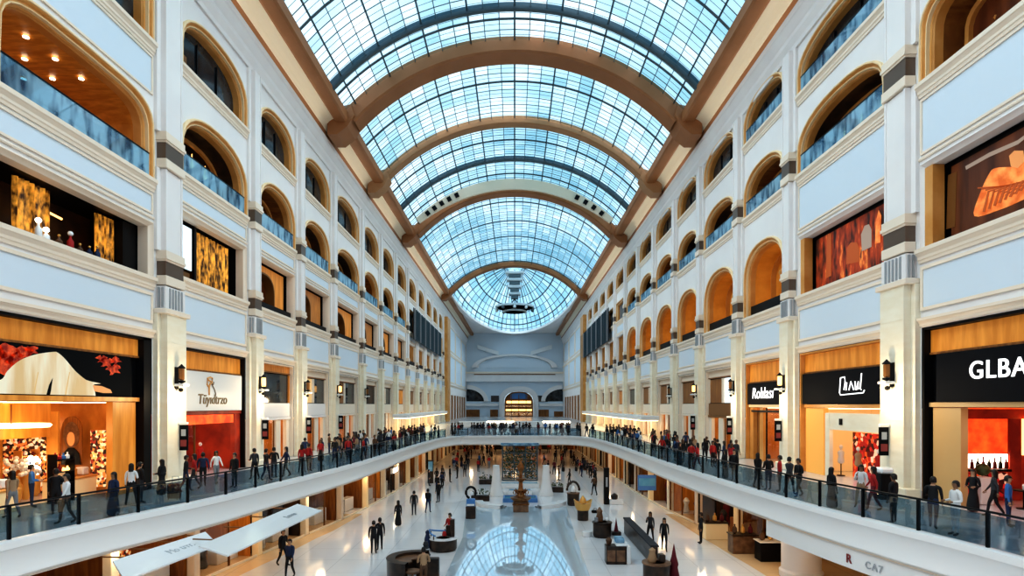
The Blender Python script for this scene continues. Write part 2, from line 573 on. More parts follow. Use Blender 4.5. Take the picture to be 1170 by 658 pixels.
slab = MB()
ring = EDGE + [(27, -12), (27, 226), (-27, 226), (-27, -12)]
tr = tessellate_polygon([[Vector((x, y, 0)) for x, y in ring]])
slab.add([(x, y, GZ) for x, y in ring], [tuple(t) for t in tr], 0)
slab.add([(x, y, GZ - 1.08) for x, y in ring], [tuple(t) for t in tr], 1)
tag(slab.build('gallery_floor', ['floor_gallery', 'soffit']), 'grey tiled floor of the gallery level around the atrium', 'floor', kind='structure')
fa = MB()
prof = [(-.34, GZ + .004), (-.34, GZ + .13), (-.02, GZ + .14), (.06, GZ + .10), (.08, GZ - .10), (.03, GZ - .17), (.02, GZ - .86), (.05, GZ - .90), (.05, GZ - .98), (-.03, GZ - 1.02), (-.05, GZ - 1.12)]
rows = []
cols = [offset_path(EDGE, o) for o, z in prof]
for i in range(len(EDGE)):
    rows.append([(cols[k][i][0], cols[k][i][1], prof[k][1]) for k in range(len(prof))])
fa.strip(rows)
fo = fa.build('trim_1', 'fascia', smooth=True)
tag(fo, 'white curved fascia along the edge of the gallery floor', 'fascia', kind='structure')

# glass balustrade on the gallery edge: three runs
rail_path = resample(offset_path(EDGE, -.17), 2.25)


def balustrade(pts, label):
    t = thing('balustrade', label, 'balustrade', (pts[len(pts) // 2][0], pts[len(pts) // 2][1], GZ))
    o = Vector((-t.location.x, -t.location.y, 0))
    hr = MB().tube([(x + o.x, y + o.y, 1.16) for x, y in pts], .035, 8)
    hr.build('handrail', 'rail_metal', t, smooth=True)
    for i, (x, y) in enumerate(pts):
        b, c = pts[max(i - 1, 0)], pts[min(i + 1, len(pts) - 1)]
        d = Vector((c[0] - b[0], c[1] - b[1])).normalized()
        n = Vector((-d.y, d.x))
        cx, cy = x + o.x, y + o.y
        q = [(cx + d.x * a + n.x * e, cy + d.y * a + n.y * e, .10) for a, e in ((-.035, -.05), (.035, -.05), (.035, .05), (-.035, .05))]
        MB().prism(q, (0, 0, 1.05)).build('post', 'rail_metal', t)
        if i + 1 < len(pts):
            x2, y2 = pts[i + 1]
            d = Vector((x2 - x, y2 - y)).normalized()
            n = Vector((-d.y, d.x)) * .008
            a = (cx + d.x * .06, cy + d.y * .06)
            e = (x2 + o.x - d.x * .06, y2 + o.y - d.y * .06)
            q = [(a[0] - n.x, a[1] - n.y, .16), (e[0] - n.x, e[1] - n.y, .16), (e[0] + n.x, e[1] + n.y, .16), (a[0] + n.x, a[1] + n.y, .16)]
            MB().prism(q, (0, 0, .92)).build('glass_panel', 'balu_glass', t)
    return t


iL = max(i for i, p in enumerate(rail_path) if p[0] < 0 and p[1] < 73.0)
iR = min(i for i, p in enumerate(rail_path) if p[0] > 0 and p[1] < 73.0)
i0 = min(i for i, p in enumerate(rail_path) if p[1] > 9)
i1 = max(i for i, p in enumerate(rail_path) if p[1] > 9)
balustrade(rail_path[i0:iL + 1], 'glass balustrade with dark posts along the left gallery edge')
balustrade(rail_path[iL + 1:iR], 'glass balustrade across the far end of the gallery opening')
balustrade(rail_path[iR:i1 + 1], 'glass balustrade with dark posts along the right gallery edge')

# ------------------------------------------------------------------ side walls, bay by bay
PL = [18.6, 29.7, 39.4, 47.8, 56.6, 67.0, 76.5, 86.0, 95.5, 105.0, 114.5, 124.0, 133.5, 143.0]
PR = [15.4, 26.6, 37.3, 45.8, 55.2, 64.0, 73.5, 83.0, 92.5, 102.0, 111.5, 121.0, 130.5, 140.0]
HWP = 1.05                                   # half width of a pilaster
WALL_TOP = 1.30


def hw(i):
    return HWP if i <= 1 else .80


def outline(y0, y1, z0, zt, kind, k=0.0, n=14):
    if kind == 'rect':
        return [(y0 + k, z0), (y0 + k, zt - k), (y1 - k, zt - k), (y1 - k, z0)]
    rise = min((y1 - y0) / 2 * .78, (zt - z0) * .62)
    e = 2.35
    if kind == 'soft':
        rise, e = (zt - z0) * .62, 4.5
    sp, ym = zt - rise, (y0 + y1) / 2
    a, b = (y1 - y0) / 2 - k, rise - k
    pts = [(y0 + k, z0)]
    for i in range(n + 1):
        q = PI - PI * i / n
        c, s = math.cos(q), math.sin(q)
        pts.append((ym + a * math.copysign(abs(c) ** (2 / e), c), sp + b * abs(s) ** (2 / e)))
    pts.append((y1 - k, z0))
    return pts


def bay_levels(side, i):
    if side < 0:
        L = dict(shop=.177, L1=(.385, .588, 'rect'), L2=(.70, .915, 'arch'), L3=(1.025, 1.215, 'arch'), s1=.30, s2=.64, s3=.965)
        if i == 0:
            L.update(shop=.184, L1=(.352, .503, 'rect'), L2=(.622, .838, 'soft'), L3=(1.0, 1.2, 'rect'), s2=.555, s3=.93)
    else:
        L = dict(shop=.180, L1=(.375, .665, 'arch'), L2=(.805, .99, 'arch'), L3=(1.12, 1.285, 'arch'), s1=.30, s2=.735, s3=1.055)
        if i < 2:
            L.update(L1=(.382, .59, 'rect'), shop=.19 if i == 0 else .182)
        if i == 0:
            L.update(L2=(.788, .99, 'soft'), L3=(1.10, 1.27, 'soft'))
        if i == 1:
            L.update(L3=(1.085, 1.245, 'arch'), s3=1.035)
    if i >= 8:
        L.update(L2=(L['L2'][0], L['L2'][1], 'rect'), L1=(L['L1'][0], L['L1'][1], 'rect'))
    return L


WIN_N = [0]
SIDE_NAME = {-1: 'left', 1: 'right'}


def T_side(side):
    return lambda d, y, z: (side * (W + d), y, z)


def frame_sweep(mb, y0, y1, z0, zt, kind, steps, mi=0):
    rows = [[(d, y, z) for y, z in outline(y0, y1, z0, zt, kind, k)] for k, d in steps]
    mb.strip(rows, mi)


def window(side, i, row, y0, y1, z0, zt, kind):
    WIN_N[0] += 1
    S = T_side(side)
    rn = ['lowest', 'middle', 'top'][row]
    shape = {'rect': 'rectangular', 'arch': 'arched', 'soft': 'wide round-cornered'}[kind]
    lab = f'{shape} opening in the {rn} window row, {ORD[i]} bay of the {SIDE_NAME[side]} wall'
    # local origin at the window's foot; everything below is in wall coordinates, so the Empty stays at the world origin side of the wall
    t = thing(f'window_{WIN_N[0]}', lab, 'window', (side * W, (y0 + y1) / 2, z0), kind='structure')
    oy, oz = (y0 + y1) / 2, z0
    T = lambda d, y, z: (side * d, y - oy, z - oz)
    near = i < 9
    boxy = kind == 'rect' and row == 0
    dpt = .55 if boxy else .6
    fr = MB(T)
    if boxy:
        frame_sweep(fr, y0, y1, z0, zt, kind, [(0, .0), (0, -.10), (.06, -.13), (.10, -.04), ((.24 if i < 2 else .14), .05), ((.24 if i < 2 else .14), dpt)])
        m = 'cream' if side < 0 else 'white'
    else:
        frame_sweep(fr, y0, y1, z0, zt, kind, [(.10, -.15), (.16, -.12), (.20, -.02), (.28, -.02), (.30, .10), (.42, .12), (.44, .2), (.46, .22), (.48, dpt)])
        m = 'gold'
        ou = MB(T)
        frame_sweep(ou, y0, y1, z0, zt, kind, [(0, 0), (0, -.14), (.04, -.18), (.10, -.18), (.115, -.14)])
        frame_sweep(ou, y0, y1, z0, zt, kind, [(.275, -.03), (.29, -.06), (.33, -.05), (.34, .11)])
        ou.build('frame_beads', 'gold_pale', t, smooth=True)
    fr.build('window_frame', m, t, smooth=True)
    ins = (.24 if i < 2 else .14) if boxy else .48
    D = 2.6
    ya, yb = y0 + ins, y1 - ins
    ol = outline(y0, y1, z0, zt, kind, ins)

    def lining(m, depth=D, back=None):
        mb = MB(T)
        mb.strip([[(dpt, y, z) for y, z in ol], [(depth, y, z) for y, z in ol]])
        mb.add([(dpt, ya, z0), (depth, ya, z0), (depth, yb, z0), (dpt, yb, z0)], [(0, 1, 2, 3)])
        mb.build('recess', m, t)
        bk = MB(T)
        bk.add([(depth, y, z) for y, z in ol], [tuple(range(len(ol)))])
        bk.build('back_panel', back or m, t)

    def rail(h, m, top='rail_metal', d=-.06):
        k = .30 if not boxy else .24
        MB(T).box(d, d + .03, y0 + k, y1 - k, z0 + .02, z0 + h).build('balustrade_glass', m, t)
        MB(T).box(d - .02, d + .05, y0 + k, y1 - k, z0 + h + .002, z0 + h + .06).build('balustrade_rail', top, t)

    if row == 2:
        MB(T).add([(dpt, y, z) for y, z in ol], [tuple(range(len(ol)))]).build('pane', 'dark_pane', t)
        if side > 0 and i < 3:
            rail(1.0, 'blue_glass')
        mb = MB(T)
        n = 3
        for k in range(1, n):
            yy = ya + (yb - ya) * k / n
            mb.box(dpt - .08, dpt - .01, yy - .03, yy + .03, z0, z0 + (zt - z0) * .75)
        mb.build('glazing_bars', 'black', t)
        if near and i % 3 == 1:
            MB(T).box(.5, .62, y0 + .7, y0 + 1.6, z0 + .05, z0 + 1.2, c=.03).build('side_panel', 'gold_dark', t)
    elif row == 1:
        if kind == 'rect':
            MB(T).add([(dpt, y, z) for y, z in ol], [tuple(range(len(ol)))]).build('pane', 'navy_louvre', t)
            mb = MB(T)
            for k in range(9):
                yy = ya + (yb - ya) * (k + .5) / 9
                mb.box(dpt - .25, dpt - .02, yy - .1, yy + .1, z0, zt - ins - .02)
            mb.build('louvres', 'black' if i > 9 else 'grille', t)
        else:
            if side < 0 and i == 0:
                lining('wood', 5.0, 'wood')
                pd = MB(T)
                for k in range(3):
                    yy = ya + (yb - ya) * (.35 + .22 * k)
                    pd.box(4.6, 4.9, yy, yy + .9, z0, zt - .9)
                pd.build('wall_panelling', 'wood_glow', t)
                dl = MB(T)
                for k in range(5):
                    for j in range(3):
                        yy = ya + 1 + (yb - ya - 2) * k / 4
                        dl.lathe([(.0001, 0), (.11, 0), (.11, .03), (.0001, .03)], (1.3 + 1.3 * j, yy, zt - ins - .1), 10)
                dl.build('downlights', 'lamp_white', t)
            else:
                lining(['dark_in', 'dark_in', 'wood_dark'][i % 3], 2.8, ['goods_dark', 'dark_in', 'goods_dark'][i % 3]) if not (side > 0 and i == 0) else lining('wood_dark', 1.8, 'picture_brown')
                ins2 = MB(T)     # an inner golden arch with a lit lattice over it
                frame_sweep(ins2, y0 + .75, y1 - .75, z0, zt - .75, kind, [(0, 1.5), (0, 1.3), (.22, 1.3), (.22, 1.5)])
                ins2.build('inner_arch', 'gold', t, smooth=True)
                if near:
                    lp = MB(T)
                    for k in range(4):
                        yy = ya + (yb - ya) * (k + .7) / 4.4
                        lp.lathe([(.001, 0), (.10, .06), (.14, .2), (.06, .34), (.02, .9)], (1.9, yy, zt - 1.9 - .12 * (k % 2)), 8)
                    lp.build('hanging_lamps', 'lamp_amber' if i % 2 else 'gold', t)
            if not (side > 0 and i == 0):
                rail(1.15, 'blue_glass')
            if i < 3:          # figures and furniture silhouettes are real chair backs standing behind the glass
                cb = MB(T)
                for k in range(4):
                    yy = ya + .9 + (yb - ya - 1.8) * k / 3
                    cb.box(.7, 1.15, yy - .25, yy + .25, z0 + .42, z0 + .5, c=.02)
                    cb.box(1.1, 1.16, yy - .25, yy + .25, z0 + .5, z0 + 1.0, c=.02)
                    for a in (.73, 1.1):
                        for b in (-.22, .2):
                            cb.box(a, a + .04, yy + b, yy + b + .04, z0 + .005, z0 + .42)
                cb.build('seating', 'black', t)
    else:
        if side < 0 and i == 0:
            lining('black', 2.2, 'dark_in')
            MB(T).box(.6, 2.15, yb - 1.0, yb - .02, z0 + .01, zt - .3).build('side_panel', 'black', t)
            for f0, f1 in ((.44, .56), (.66, .86)) if False else ((.0, .12), (.20, .42), (.72, .865)):
                cu = MB(T)
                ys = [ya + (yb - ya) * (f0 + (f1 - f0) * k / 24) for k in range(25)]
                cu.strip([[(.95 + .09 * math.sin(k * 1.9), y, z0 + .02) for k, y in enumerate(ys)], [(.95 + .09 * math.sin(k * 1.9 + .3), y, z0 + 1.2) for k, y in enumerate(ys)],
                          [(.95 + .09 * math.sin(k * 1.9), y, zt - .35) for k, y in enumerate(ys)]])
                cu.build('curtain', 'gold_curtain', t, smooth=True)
            MB(T).tube([(1.4, ya + 3.4, z0 + 1.75), (1.4, ya + 4.6, z0 + 1.65)], .05, 8).build('lamp_bar', 'lamp_amber', t)
        elif side < 0 and i == 1:
            lining('black', 1.0, 'black')
            MB(T).box(.5, .58, ya + .35, ya + 1.85, z0 + .75, zt - .5, c=.02).build('screen', 'blue_screen', t)
            MB(T).box(.45, .6, ya + 2.05, ya + 2.25, z0 + .01, zt - .3).build('mullion', 'black', t)
            MB(T).box(.6, .66, ya + .5, ya + 1.8, z0 + .02, z0 + .6).build('ledge_panel', 'gold_dark', t)
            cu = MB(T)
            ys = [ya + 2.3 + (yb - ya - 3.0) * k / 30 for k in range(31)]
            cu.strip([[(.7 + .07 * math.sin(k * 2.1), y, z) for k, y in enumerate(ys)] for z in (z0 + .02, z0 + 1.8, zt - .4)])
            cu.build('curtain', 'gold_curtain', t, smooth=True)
        elif side > 0 and i < 2:
            lining('black', .7, 'black')
            bw = MB(T).box(-.02, .5, yb - .45, yb + .02, z0 + .01, zt - ins - .01)
            bw.build('jamb_lining', 'gold', t)
            p = MB(T)
            p.box(.56, .62, ya + .02, yb - .75, z0 + .02, zt - ins - .25)
            pic = p.build('poster', 'picture_brown' if i == 0 else 'goods_poster', t)

            def on(px, py, dd):
                dd = dd
                y = (W + .5) * F / (px - 588.0)
                z = EYE + (W + .5) * (463.0 - py) / (px - 588.0)
                return (dd, y, z)
            sh = MB(T)
            if i == 0:
                # an orange draped garment with slanting ropes, head cropped by the frame
                sh.prism([on(*q, .555) for q in smooth_closed(((1112, 247), (1118, 222), (1128, 200), (1136, 192), (1158, 190), (1164, 184), (1178, 178), (1192, 180), (1192, 214), (1168, 228), (1140, 240)))], (-.012, 0, 0), 0)
                sh.prism([on(*q, .54) for q in ((1154, 190), (1152, 178), (1158, 172), (1168, 172), (1170, 184), (1162, 192))], (-.012, 0, 0), 3)
                for k in range(9):
                    sh.prism([on(*q, .54) for q in ((1116 + k * 4.5, 214 + k * 1.2), (1150 + k * 5, 212 - k * 1.6), (1150 + k * 5, 213.2 - k * 1.6), (1116 + k * 4.5, 215.6 + k * 1.2))], (-.01, 0, 0), 1)
                    sh.prism([on(*q, .53) for q in ((1122 + k * 6, 242 - k * 3.4), (1128 + k * 6.5, 218 - k * 2), (1130 + k * 6.5, 218 - k * 2), (1125 + k * 6, 242 - k * 3.4))], (-.01, 0, 0), 1)
                sh.prism([on(*q, .54) for q in ((1102, 190), (1130, 174), (1162, 160), (1178, 148), (1178, 152), (1162, 165), (1130, 179), (1103, 194))], (-.012, 0, 0), 4)
                sh.prism([on(*q, .55) for q in ((1080, 262), (1082, 200), (1092, 196), (1090, 259))], (-.01, 0, 0), 2)
            else:
                sh.prism([on(*q, .555) for q in ((966, 302), (967, 283), (971, 277), (978, 277), (981, 284), (981, 299))], (-.012, 0, 0), 1)
                sh.prism([on(*q, .545) for q in ((984, 287), (983, 268), (987, 258), (992, 256), (995, 262), (995, 282))], (-.012, 0, 0), 4)
                sh.prism([on(*q, .545) for q in ((999, 279), (1000, 254), (1003, 240), (1006, 246), (1005, 277))], (-.012, 0, 0), 0)
                sh.prism([on(*q, .545) for q in ((943, 318), (944, 270), (949, 266), (949, 315))], (-.012, 0, 0), 1)
            sh.build('printed_figure', ['picture_orange', 'picture_rust', 'gold_dark', 'picture_skin', 'picture_grey'], pic)
        elif kind == 'arch':
            lining('orange_niche', 1.9, 'orange_niche')
            ia = MB(T)
            frame_sweep(ia, y0 + .9, y1 - .9, z0, zt - .8, 'arch', [(0, 1.88), (0, 1.6), (.2, 1.55), (.26, 1.88)])
            ia.build('inner_arch', 'gold', t, smooth=True)
            MB(T).box(.25, .33, ya, yb, z0 + .01, z0 + .85).build('balustrade_panel', 'black', t)
            if near:
                lp = MB(T)
                lp.tube([(1.2, oy - .3, zt - 1.0), (1.2, oy - .3, zt - 2.2)], .015, 6)
                lp.lathe([(.001, 0), (.2, .1), (.25, .3), (.1, .5)], (1.2, oy - .3, zt - 2.7), 10)
                lp.build('hanging_lamp', 'gold', t, smooth=True)
        elif i < 8:
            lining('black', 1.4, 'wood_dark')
            wp = MB(T)
            wp.holed([(ya + .02, z0 + .01), (yb - .5, z0 + .01), (yb - .5, zt - .3), (ya + .02, zt - .3)],
                     [(ya + .25, z0 + .02)] + outline(ya + .25, ya + (yb - ya) * (.5 if i % 2 else .62), z0 + .03, zt - .8, 'arch')[0:] + [(ya + (yb - ya) * (.5 if i % 2 else .62), z0 + .02)], .6)
            wp.build('wood_screen', 'wood_glow' if i % 2 == 0 else 'wood', t)
            ia = MB(T)
            frame_sweep(ia, ya + .25, ya + (yb - ya) * (.5 if i % 2 else .62), z0 + .03, zt - .8, 'arch', [(-.02, .6), (0, .5), (.12, .5), (.14, 1.2)])
            ia.build('inner_arch', 'gold_dark', t, smooth=True)
            MB(T).box(.2, .28, ya, yb, z0 + .01, z0 + .55).build('balustrade_panel', 'black', t)
            MB(T).sphere((.85, ya + .9, z0 + 1.9), .16, 10).build('lamp', 'lamp_amber', t, smooth=True)
        else:
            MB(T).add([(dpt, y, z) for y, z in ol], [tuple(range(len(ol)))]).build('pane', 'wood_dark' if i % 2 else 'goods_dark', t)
            mb = MB(T)
            for k in range(5):
                yy = ya + (yb - ya) * (k + .5) / 5
                mb.box(dpt - .35, dpt - .02, yy - .14, yy + .14, z0, zt - ins - .02)
            mb.build('uprights', 'gold', t)
            MB(T).box(.1, .18, ya, yb, z0 + .01, z0 + .8).build('balustrade_panel', 'black', t)
    return t


def moulding(mb, y0, y1, z, prof, mi=0):
    """prof: (d, dz) points; swept along the wall"""
    mb.prism([(d, y0, z + dz) for d, dz in prof], (0, y1 - y0, 0), mi)


SILL = [(.0, -.62), (-.06, -.62), (-.08, -.50), (-.12, -.46), (-.12, -.34), (-.20, -.22), (-.25, -.18), (-.25, 0), (.0, 0)]
BAND = [(.0, -.36), (-.06, -.36), (-.08, -.24), (-.16, -.14), (-.2, -.12), (-.2, 0), (.0, 0)]
BEAD = [(.0, -.12), (-.06, -.12), (-.08, -.06), (-.06, 0), (.0, 0)]
TRIM_N = [1]


def panel_frame(mb, y0, y1, z0, z1, w=.14, d=-.07):
    mb.box(0, d, y0, y1, z0, z0 + w, 0)
    mb.box(0, d, y0, y1, z1 - w, z1, 0)
    mb.box(0, d, y0, y0 + w, z0 + w, z1 - w, 0)
    mb.box(0, d, y1 - w, y1, z0 + w, z1 - w, 0)
    mb.box(0, -.015, y0 + w, y1 - w, z0 + w, z1 - w, 1)


def side_wall(side):
    P = PL if side < 0 else PR
    S = T_side(side)
    wall = MB(S)
    for i in range(len(P) - 1):
        a, b = P[i], P[i + 1]
        L = bay_levels(side, i)
        ya, yb = a + hw(i), b - hw(i + 1)
        y0, y1 = ya + .12, yb - .12
        zs = [GZ - .02, H(L['s1']), H(L['s2']), H(L['s3']), H(WALL_TOP)]
        # shop opening reaches the floor: sheet around it in three pieces
        wall.add([(0, a, zs[0]), (0, y0, zs[0]), (0, y0, H(L['shop'])), (0, y1, H(L['shop'])), (0, y1, zs[0]), (0, b, zs[0]), (0, b, zs[1]), (0, a, zs[1])],
                 [(0, 1, 2, 7), (7, 2, 3, 6), (3, 4, 5, 6)])
        for row, key in enumerate(('L1', 'L2', 'L3')):
            z0, zt, kind = H(L[key][0]), H(L[key][1]), L[key][2]
            wall.holed([(a, zs[row + 1]), (b, zs[row + 1]), (b, zs[row + 2]), (a, zs[row + 2])], outline(y0, y1, z0, zt, kind), 0)
            window(side, i, row, y0, y1, z0, zt, kind)
        tr = MB(S)
        moulding(tr, ya, yb, H(L['shop']) + .42, BAND)
        moulding(tr, ya, yb, H(L['shop']) + .16, BEAD)
        lo, hi = H(L['shop']) + .95, H(L['L1'][0]) - .95
        panel_frame(tr, ya + .1, yb - .1, H(L['shop']) + .75, H(L['L1'][0]) - .78)
        for key in ('L1', 'L2', 'L3'):
            moulding(tr, ya, yb, H(L[key][0]), SILL)
        if L['L1'][2] == 'rect':
            moulding(tr, ya, yb, H(L['L1'][1]) + .30, BEAD)
            panel_frame(tr, ya + .1, yb - .1, H(L['L1'][1]) + .42, H(L['L2'][0]) - .72, .10)
        if side < 0 and i == 0:
            panel_frame(tr, ya + .1, yb - .1, H(L['L2'][1]) + .3, H(L['L3'][0]) - .7, .10)
        TRIM_N[0] += 1
        o = tr.build(f'trim_{TRIM_N[0]}', ['cream', 'panel'])
        tag(o, f'cream sill mouldings and pale panels of the {ORD[i]} bay, {SIDE_NAME[side]} wall', 'moulding', kind='structure')
    # plain ends
    wall.add([(0, -12, GZ - .02), (0, P[0], GZ - .02), (0, P[0], H(WALL_TOP)), (0, -12, H(WALL_TOP))], [(0, 1, 2, 3)])
    wall.add([(0, P[-1], GZ - .02), (0, 216, GZ - .02), (0, 216, H(WALL_TOP)), (0, P[-1], H(WALL_TOP))], [(0, 1, 2, 3)])
    wall.add([(8.6, -12, GZ), (8.6, 216, GZ), (8.6, 216, H(WALL_TOP)), (8.6, -12, H(WALL_TOP)), (0, -12, H(WALL_TOP)), (0, 216, H(WALL_TOP))], [(0, 1, 2, 3), (4, 5, 2, 3)], 1)
    wall.add([(0, -12, H(WALL_TOP)), (0, 216, H(WALL_TOP)), (0, 216, H(1.6)), (0, -12, H(1.6))], [(0, 1, 2, 3)], 1)
    o = wall.build('wall_' + SIDE_NAME[side], ['white', 'dark_in'])
    tag(o, f'white {SIDE_NAME[side]} wall of the hall with rows of window openings', 'wall', kind='structure')
    # panels and pier on the blank far stretch
    tr = MB(S)
    e = P[-1]
    tr.box(0, -.9, e + 4, e + 10, GZ, H(1.26), 2)
    for k, (r0, r1) in enumerate(((.35, .78), (.84, 1.22))):
        for j in range(3):
            panel_frame(tr, e + 13 + j * 19, e + 30 + j * 19, H(r0), H(r1), .3, -.15)
    moulding(tr, e + 10.2, 215, H(.32), SILL)
    moulding(tr, e + 10.2, 215, H(.80), SILL)
    for j in range(7):
        tr.box(0, -.15, e + 12 + j * 8, e + 16 + j * 8, GZ + .02, H(.16), 3)
    TRIM_N[0] += 1
    tag(tr.build(f'trim_{TRIM_N[0]}', ['cream', 'panel', 'gold', 'wood_dark']), f'tan pier and cream panelling at the far end of the {SIDE_NAME[side]} wall', 'panelling', kind='structure')
    # cornice, brown band, cream cove and brown beam above the wall
    pr = [(0, H(1.265)), (-.12, H(1.265)), (-.16, H(1.28)), (-.34, H(1.30)), (-.36, H(1.315)), (-.42, H(1.32)), (-.62, H(1.345)), (-.70, H(1.35)), (-.70, H(1.372)), (0, H(1.372))]
    c = MB(S)
    c.prism([(d, -12, z) for d, z in pr], (0, 228, 0))
    TRIM_N[0] += 1
    tag(c.build(f'trim_{TRIM_N[0]}', 'white'), f'white stepped cornice along the top of the {SIDE_NAME[side]} wall', 'cornice', kind='structure')
    c = MB(S)
    zc = H(1.372)
    c.prism([(d, -12, z) for d, z in ((-.1, zc), (-.62, zc), (-.66, zc + .55), (-.1, zc + .55))], (0, 228, 0), 1)
    cv = [(-.70 - 1.15 * (1 - math.cos(q)), zc + .55 + 1.05 * math.sin(q)) for q in [PI / 2 * k / 6 for k in range(7)]]
    c.prism([(d, -12, z) for d, z in [(-.1, zc + .55)] + cv + [(-.1, zc + 1.6)]], (0, 228, 0), 0)
    TRIM_N[0] += 1
    tag(c.build(f'trim_{TRIM_N[0]}', ['cove', 'arch_brown']), f'cream cove over a brown band, {SIDE_NAME[side]} side of the roof', 'cove', kind='structure')
    zb = zc + 1.25
    bm = MB(S).prism([(d, -12, z) for d, z in ((-1.75, zb), (-2.55, zb), (-2.7, zb + .15), (-2.7, zb + .95), (-2.5, zb + 1.05), (-1.5, zb + 1.05), (-1.5, zb + .2))], (0, 228, 0))
    TRIM_N[0] += 1
    tag(bm.build(f'trim_{TRIM_N[0]}', 'arch_brown'), f'brown beam carrying the glass roof, {SIDE_NAME[side]} side', 'beam', kind='structure')
    return zb


def pilaster(side, i, y):
    dz = -.045 if side < 0 else 0.0
    t = thing('pilaster', f'{ORD[i - 1]} pilaster from the camera on the {SIDE_NAME[side]} wall, stone foot and white shaft', 'pilaster', (side * W, y, GZ), kind='structure')
    T = lambda d, yy, z: (side * d, yy, z - GZ)
    h = hw(i)
    zz = lambda r: H(r + dz)
    MB(T).box(0, -.72, -h - .1, h + .1, GZ + .005, GZ + .45, c=.04).build('plinth', 'stone', t)
    sb = MB(T).box(0, -.58, -h + .22, h - .22, GZ + .45, zz(.30))
    sb.box(0, -.25, -h - .05, h + .05, GZ + .45, zz(.30))
    for k in range(6):
        zt_ = GZ + .45 + (zz(.30) - GZ - .45) * (k + 1) / 6.0
        sb.box(0, -.59, -h + .21, h - .21, zt_ - .03, zt_)
    sb.build('stone_foot', 'stone', t)
    MB(T).box(0, -.68, -h - .02, h + .02, zz(.30), zz(.314), c=.03).build('foot_cap', 'cream', t)
    gb = MB(T).box(0, -.50, -h + .2, h - .2, zz(.314), zz(.378))
    gb.build('grille_block', 'white', t)
    g = MB(T)
    for k in range(5):
        a = (k - 2) * .3 * (h - .2)
        g.box(-.50, -.55, a - .05, a + .05, zz(.318), zz(.374))
    for k in range(2):
        g.box(-.12 - k * .2, -.22 - k * .2, -h + .14, -h + .2, zz(.318), zz(.374))
    g.build('vent_grille', 'grille', t)
    for lo, hi in ((.408, .448), (.69, .735) if side < 0 else (.822, .868)):
        d0 = dz if lo < .5 or side < 0 else 0
        f = lambda r: H(r + (dz if lo < .5 else 0))
        MB(T).box(0, -.54, -h + .22, h - .22, f(lo - .026), f(lo), c=.03).build('band_base', 'cream', t)
        MB(T).box(0, -.46, -h + .28, h - .28, f(lo), f(hi)).build('dark_band', 'bronze_band', t)
        cp = MB(T)
        for k, (rr, e) in enumerate(((hi, .0), (hi + .006, .06), (hi + .014, .02))):
            cp.box(0, -.50 - e, -h + .24 - e, h - .24 + e, f(rr), f(hi + (.006, .014, .03)[k]))
        cp.build('capital', 'cream', t)
    d2 = (.69, .735) if side < 0 else (.822, .868)
    for nm, r0, r1 in (('lower_shaft', H(.378 + dz), H(.408 + dz - .028)), ('middle_shaft', H(.478 + dz), H(d2[0] - .028)), ('upper_shaft', H(d2[1] + .03), H(1.262))):
        s = MB(T).box(0, -.40, -h + .32, h - .32, r0, r1)
        if r1 - r0 > 1.5:
            s.box(-.40, -.45, -h + .32, -h + .44, r0, r1)
            s.box(-.40, -.45, h - .44, h - .32, r0, r1)
            s.box(0, -.18, -h + .02, h - .02, r0, r1)
        s.build(nm, 'white', t)
    return t


ZB = side_wall(-1)
side_wall(1)
for i, y in enumerate(PL[1:]): pilaster(-1, i + 1, y)
for i, y in enumerate(PR[1:]): pilaster(1, i + 1, y)

# ------------------------------------------------------------------ glass roof
XS, ZS, RISE = 15.75, ZB + .95, 6.9
RV = (XS ** 2 + RISE ** 2) / (2 * RISE)
ZC = ZS + RISE - RV
A0 = math.asin(XS / RV)


def vault(t, dr=0.0):
    """t in -1..1 across the hall -> (x, z) on the vault"""
    a = A0 * t
    return ((RV + dr) * math.sin(a), ZC + (RV + dr) * math.cos(a))


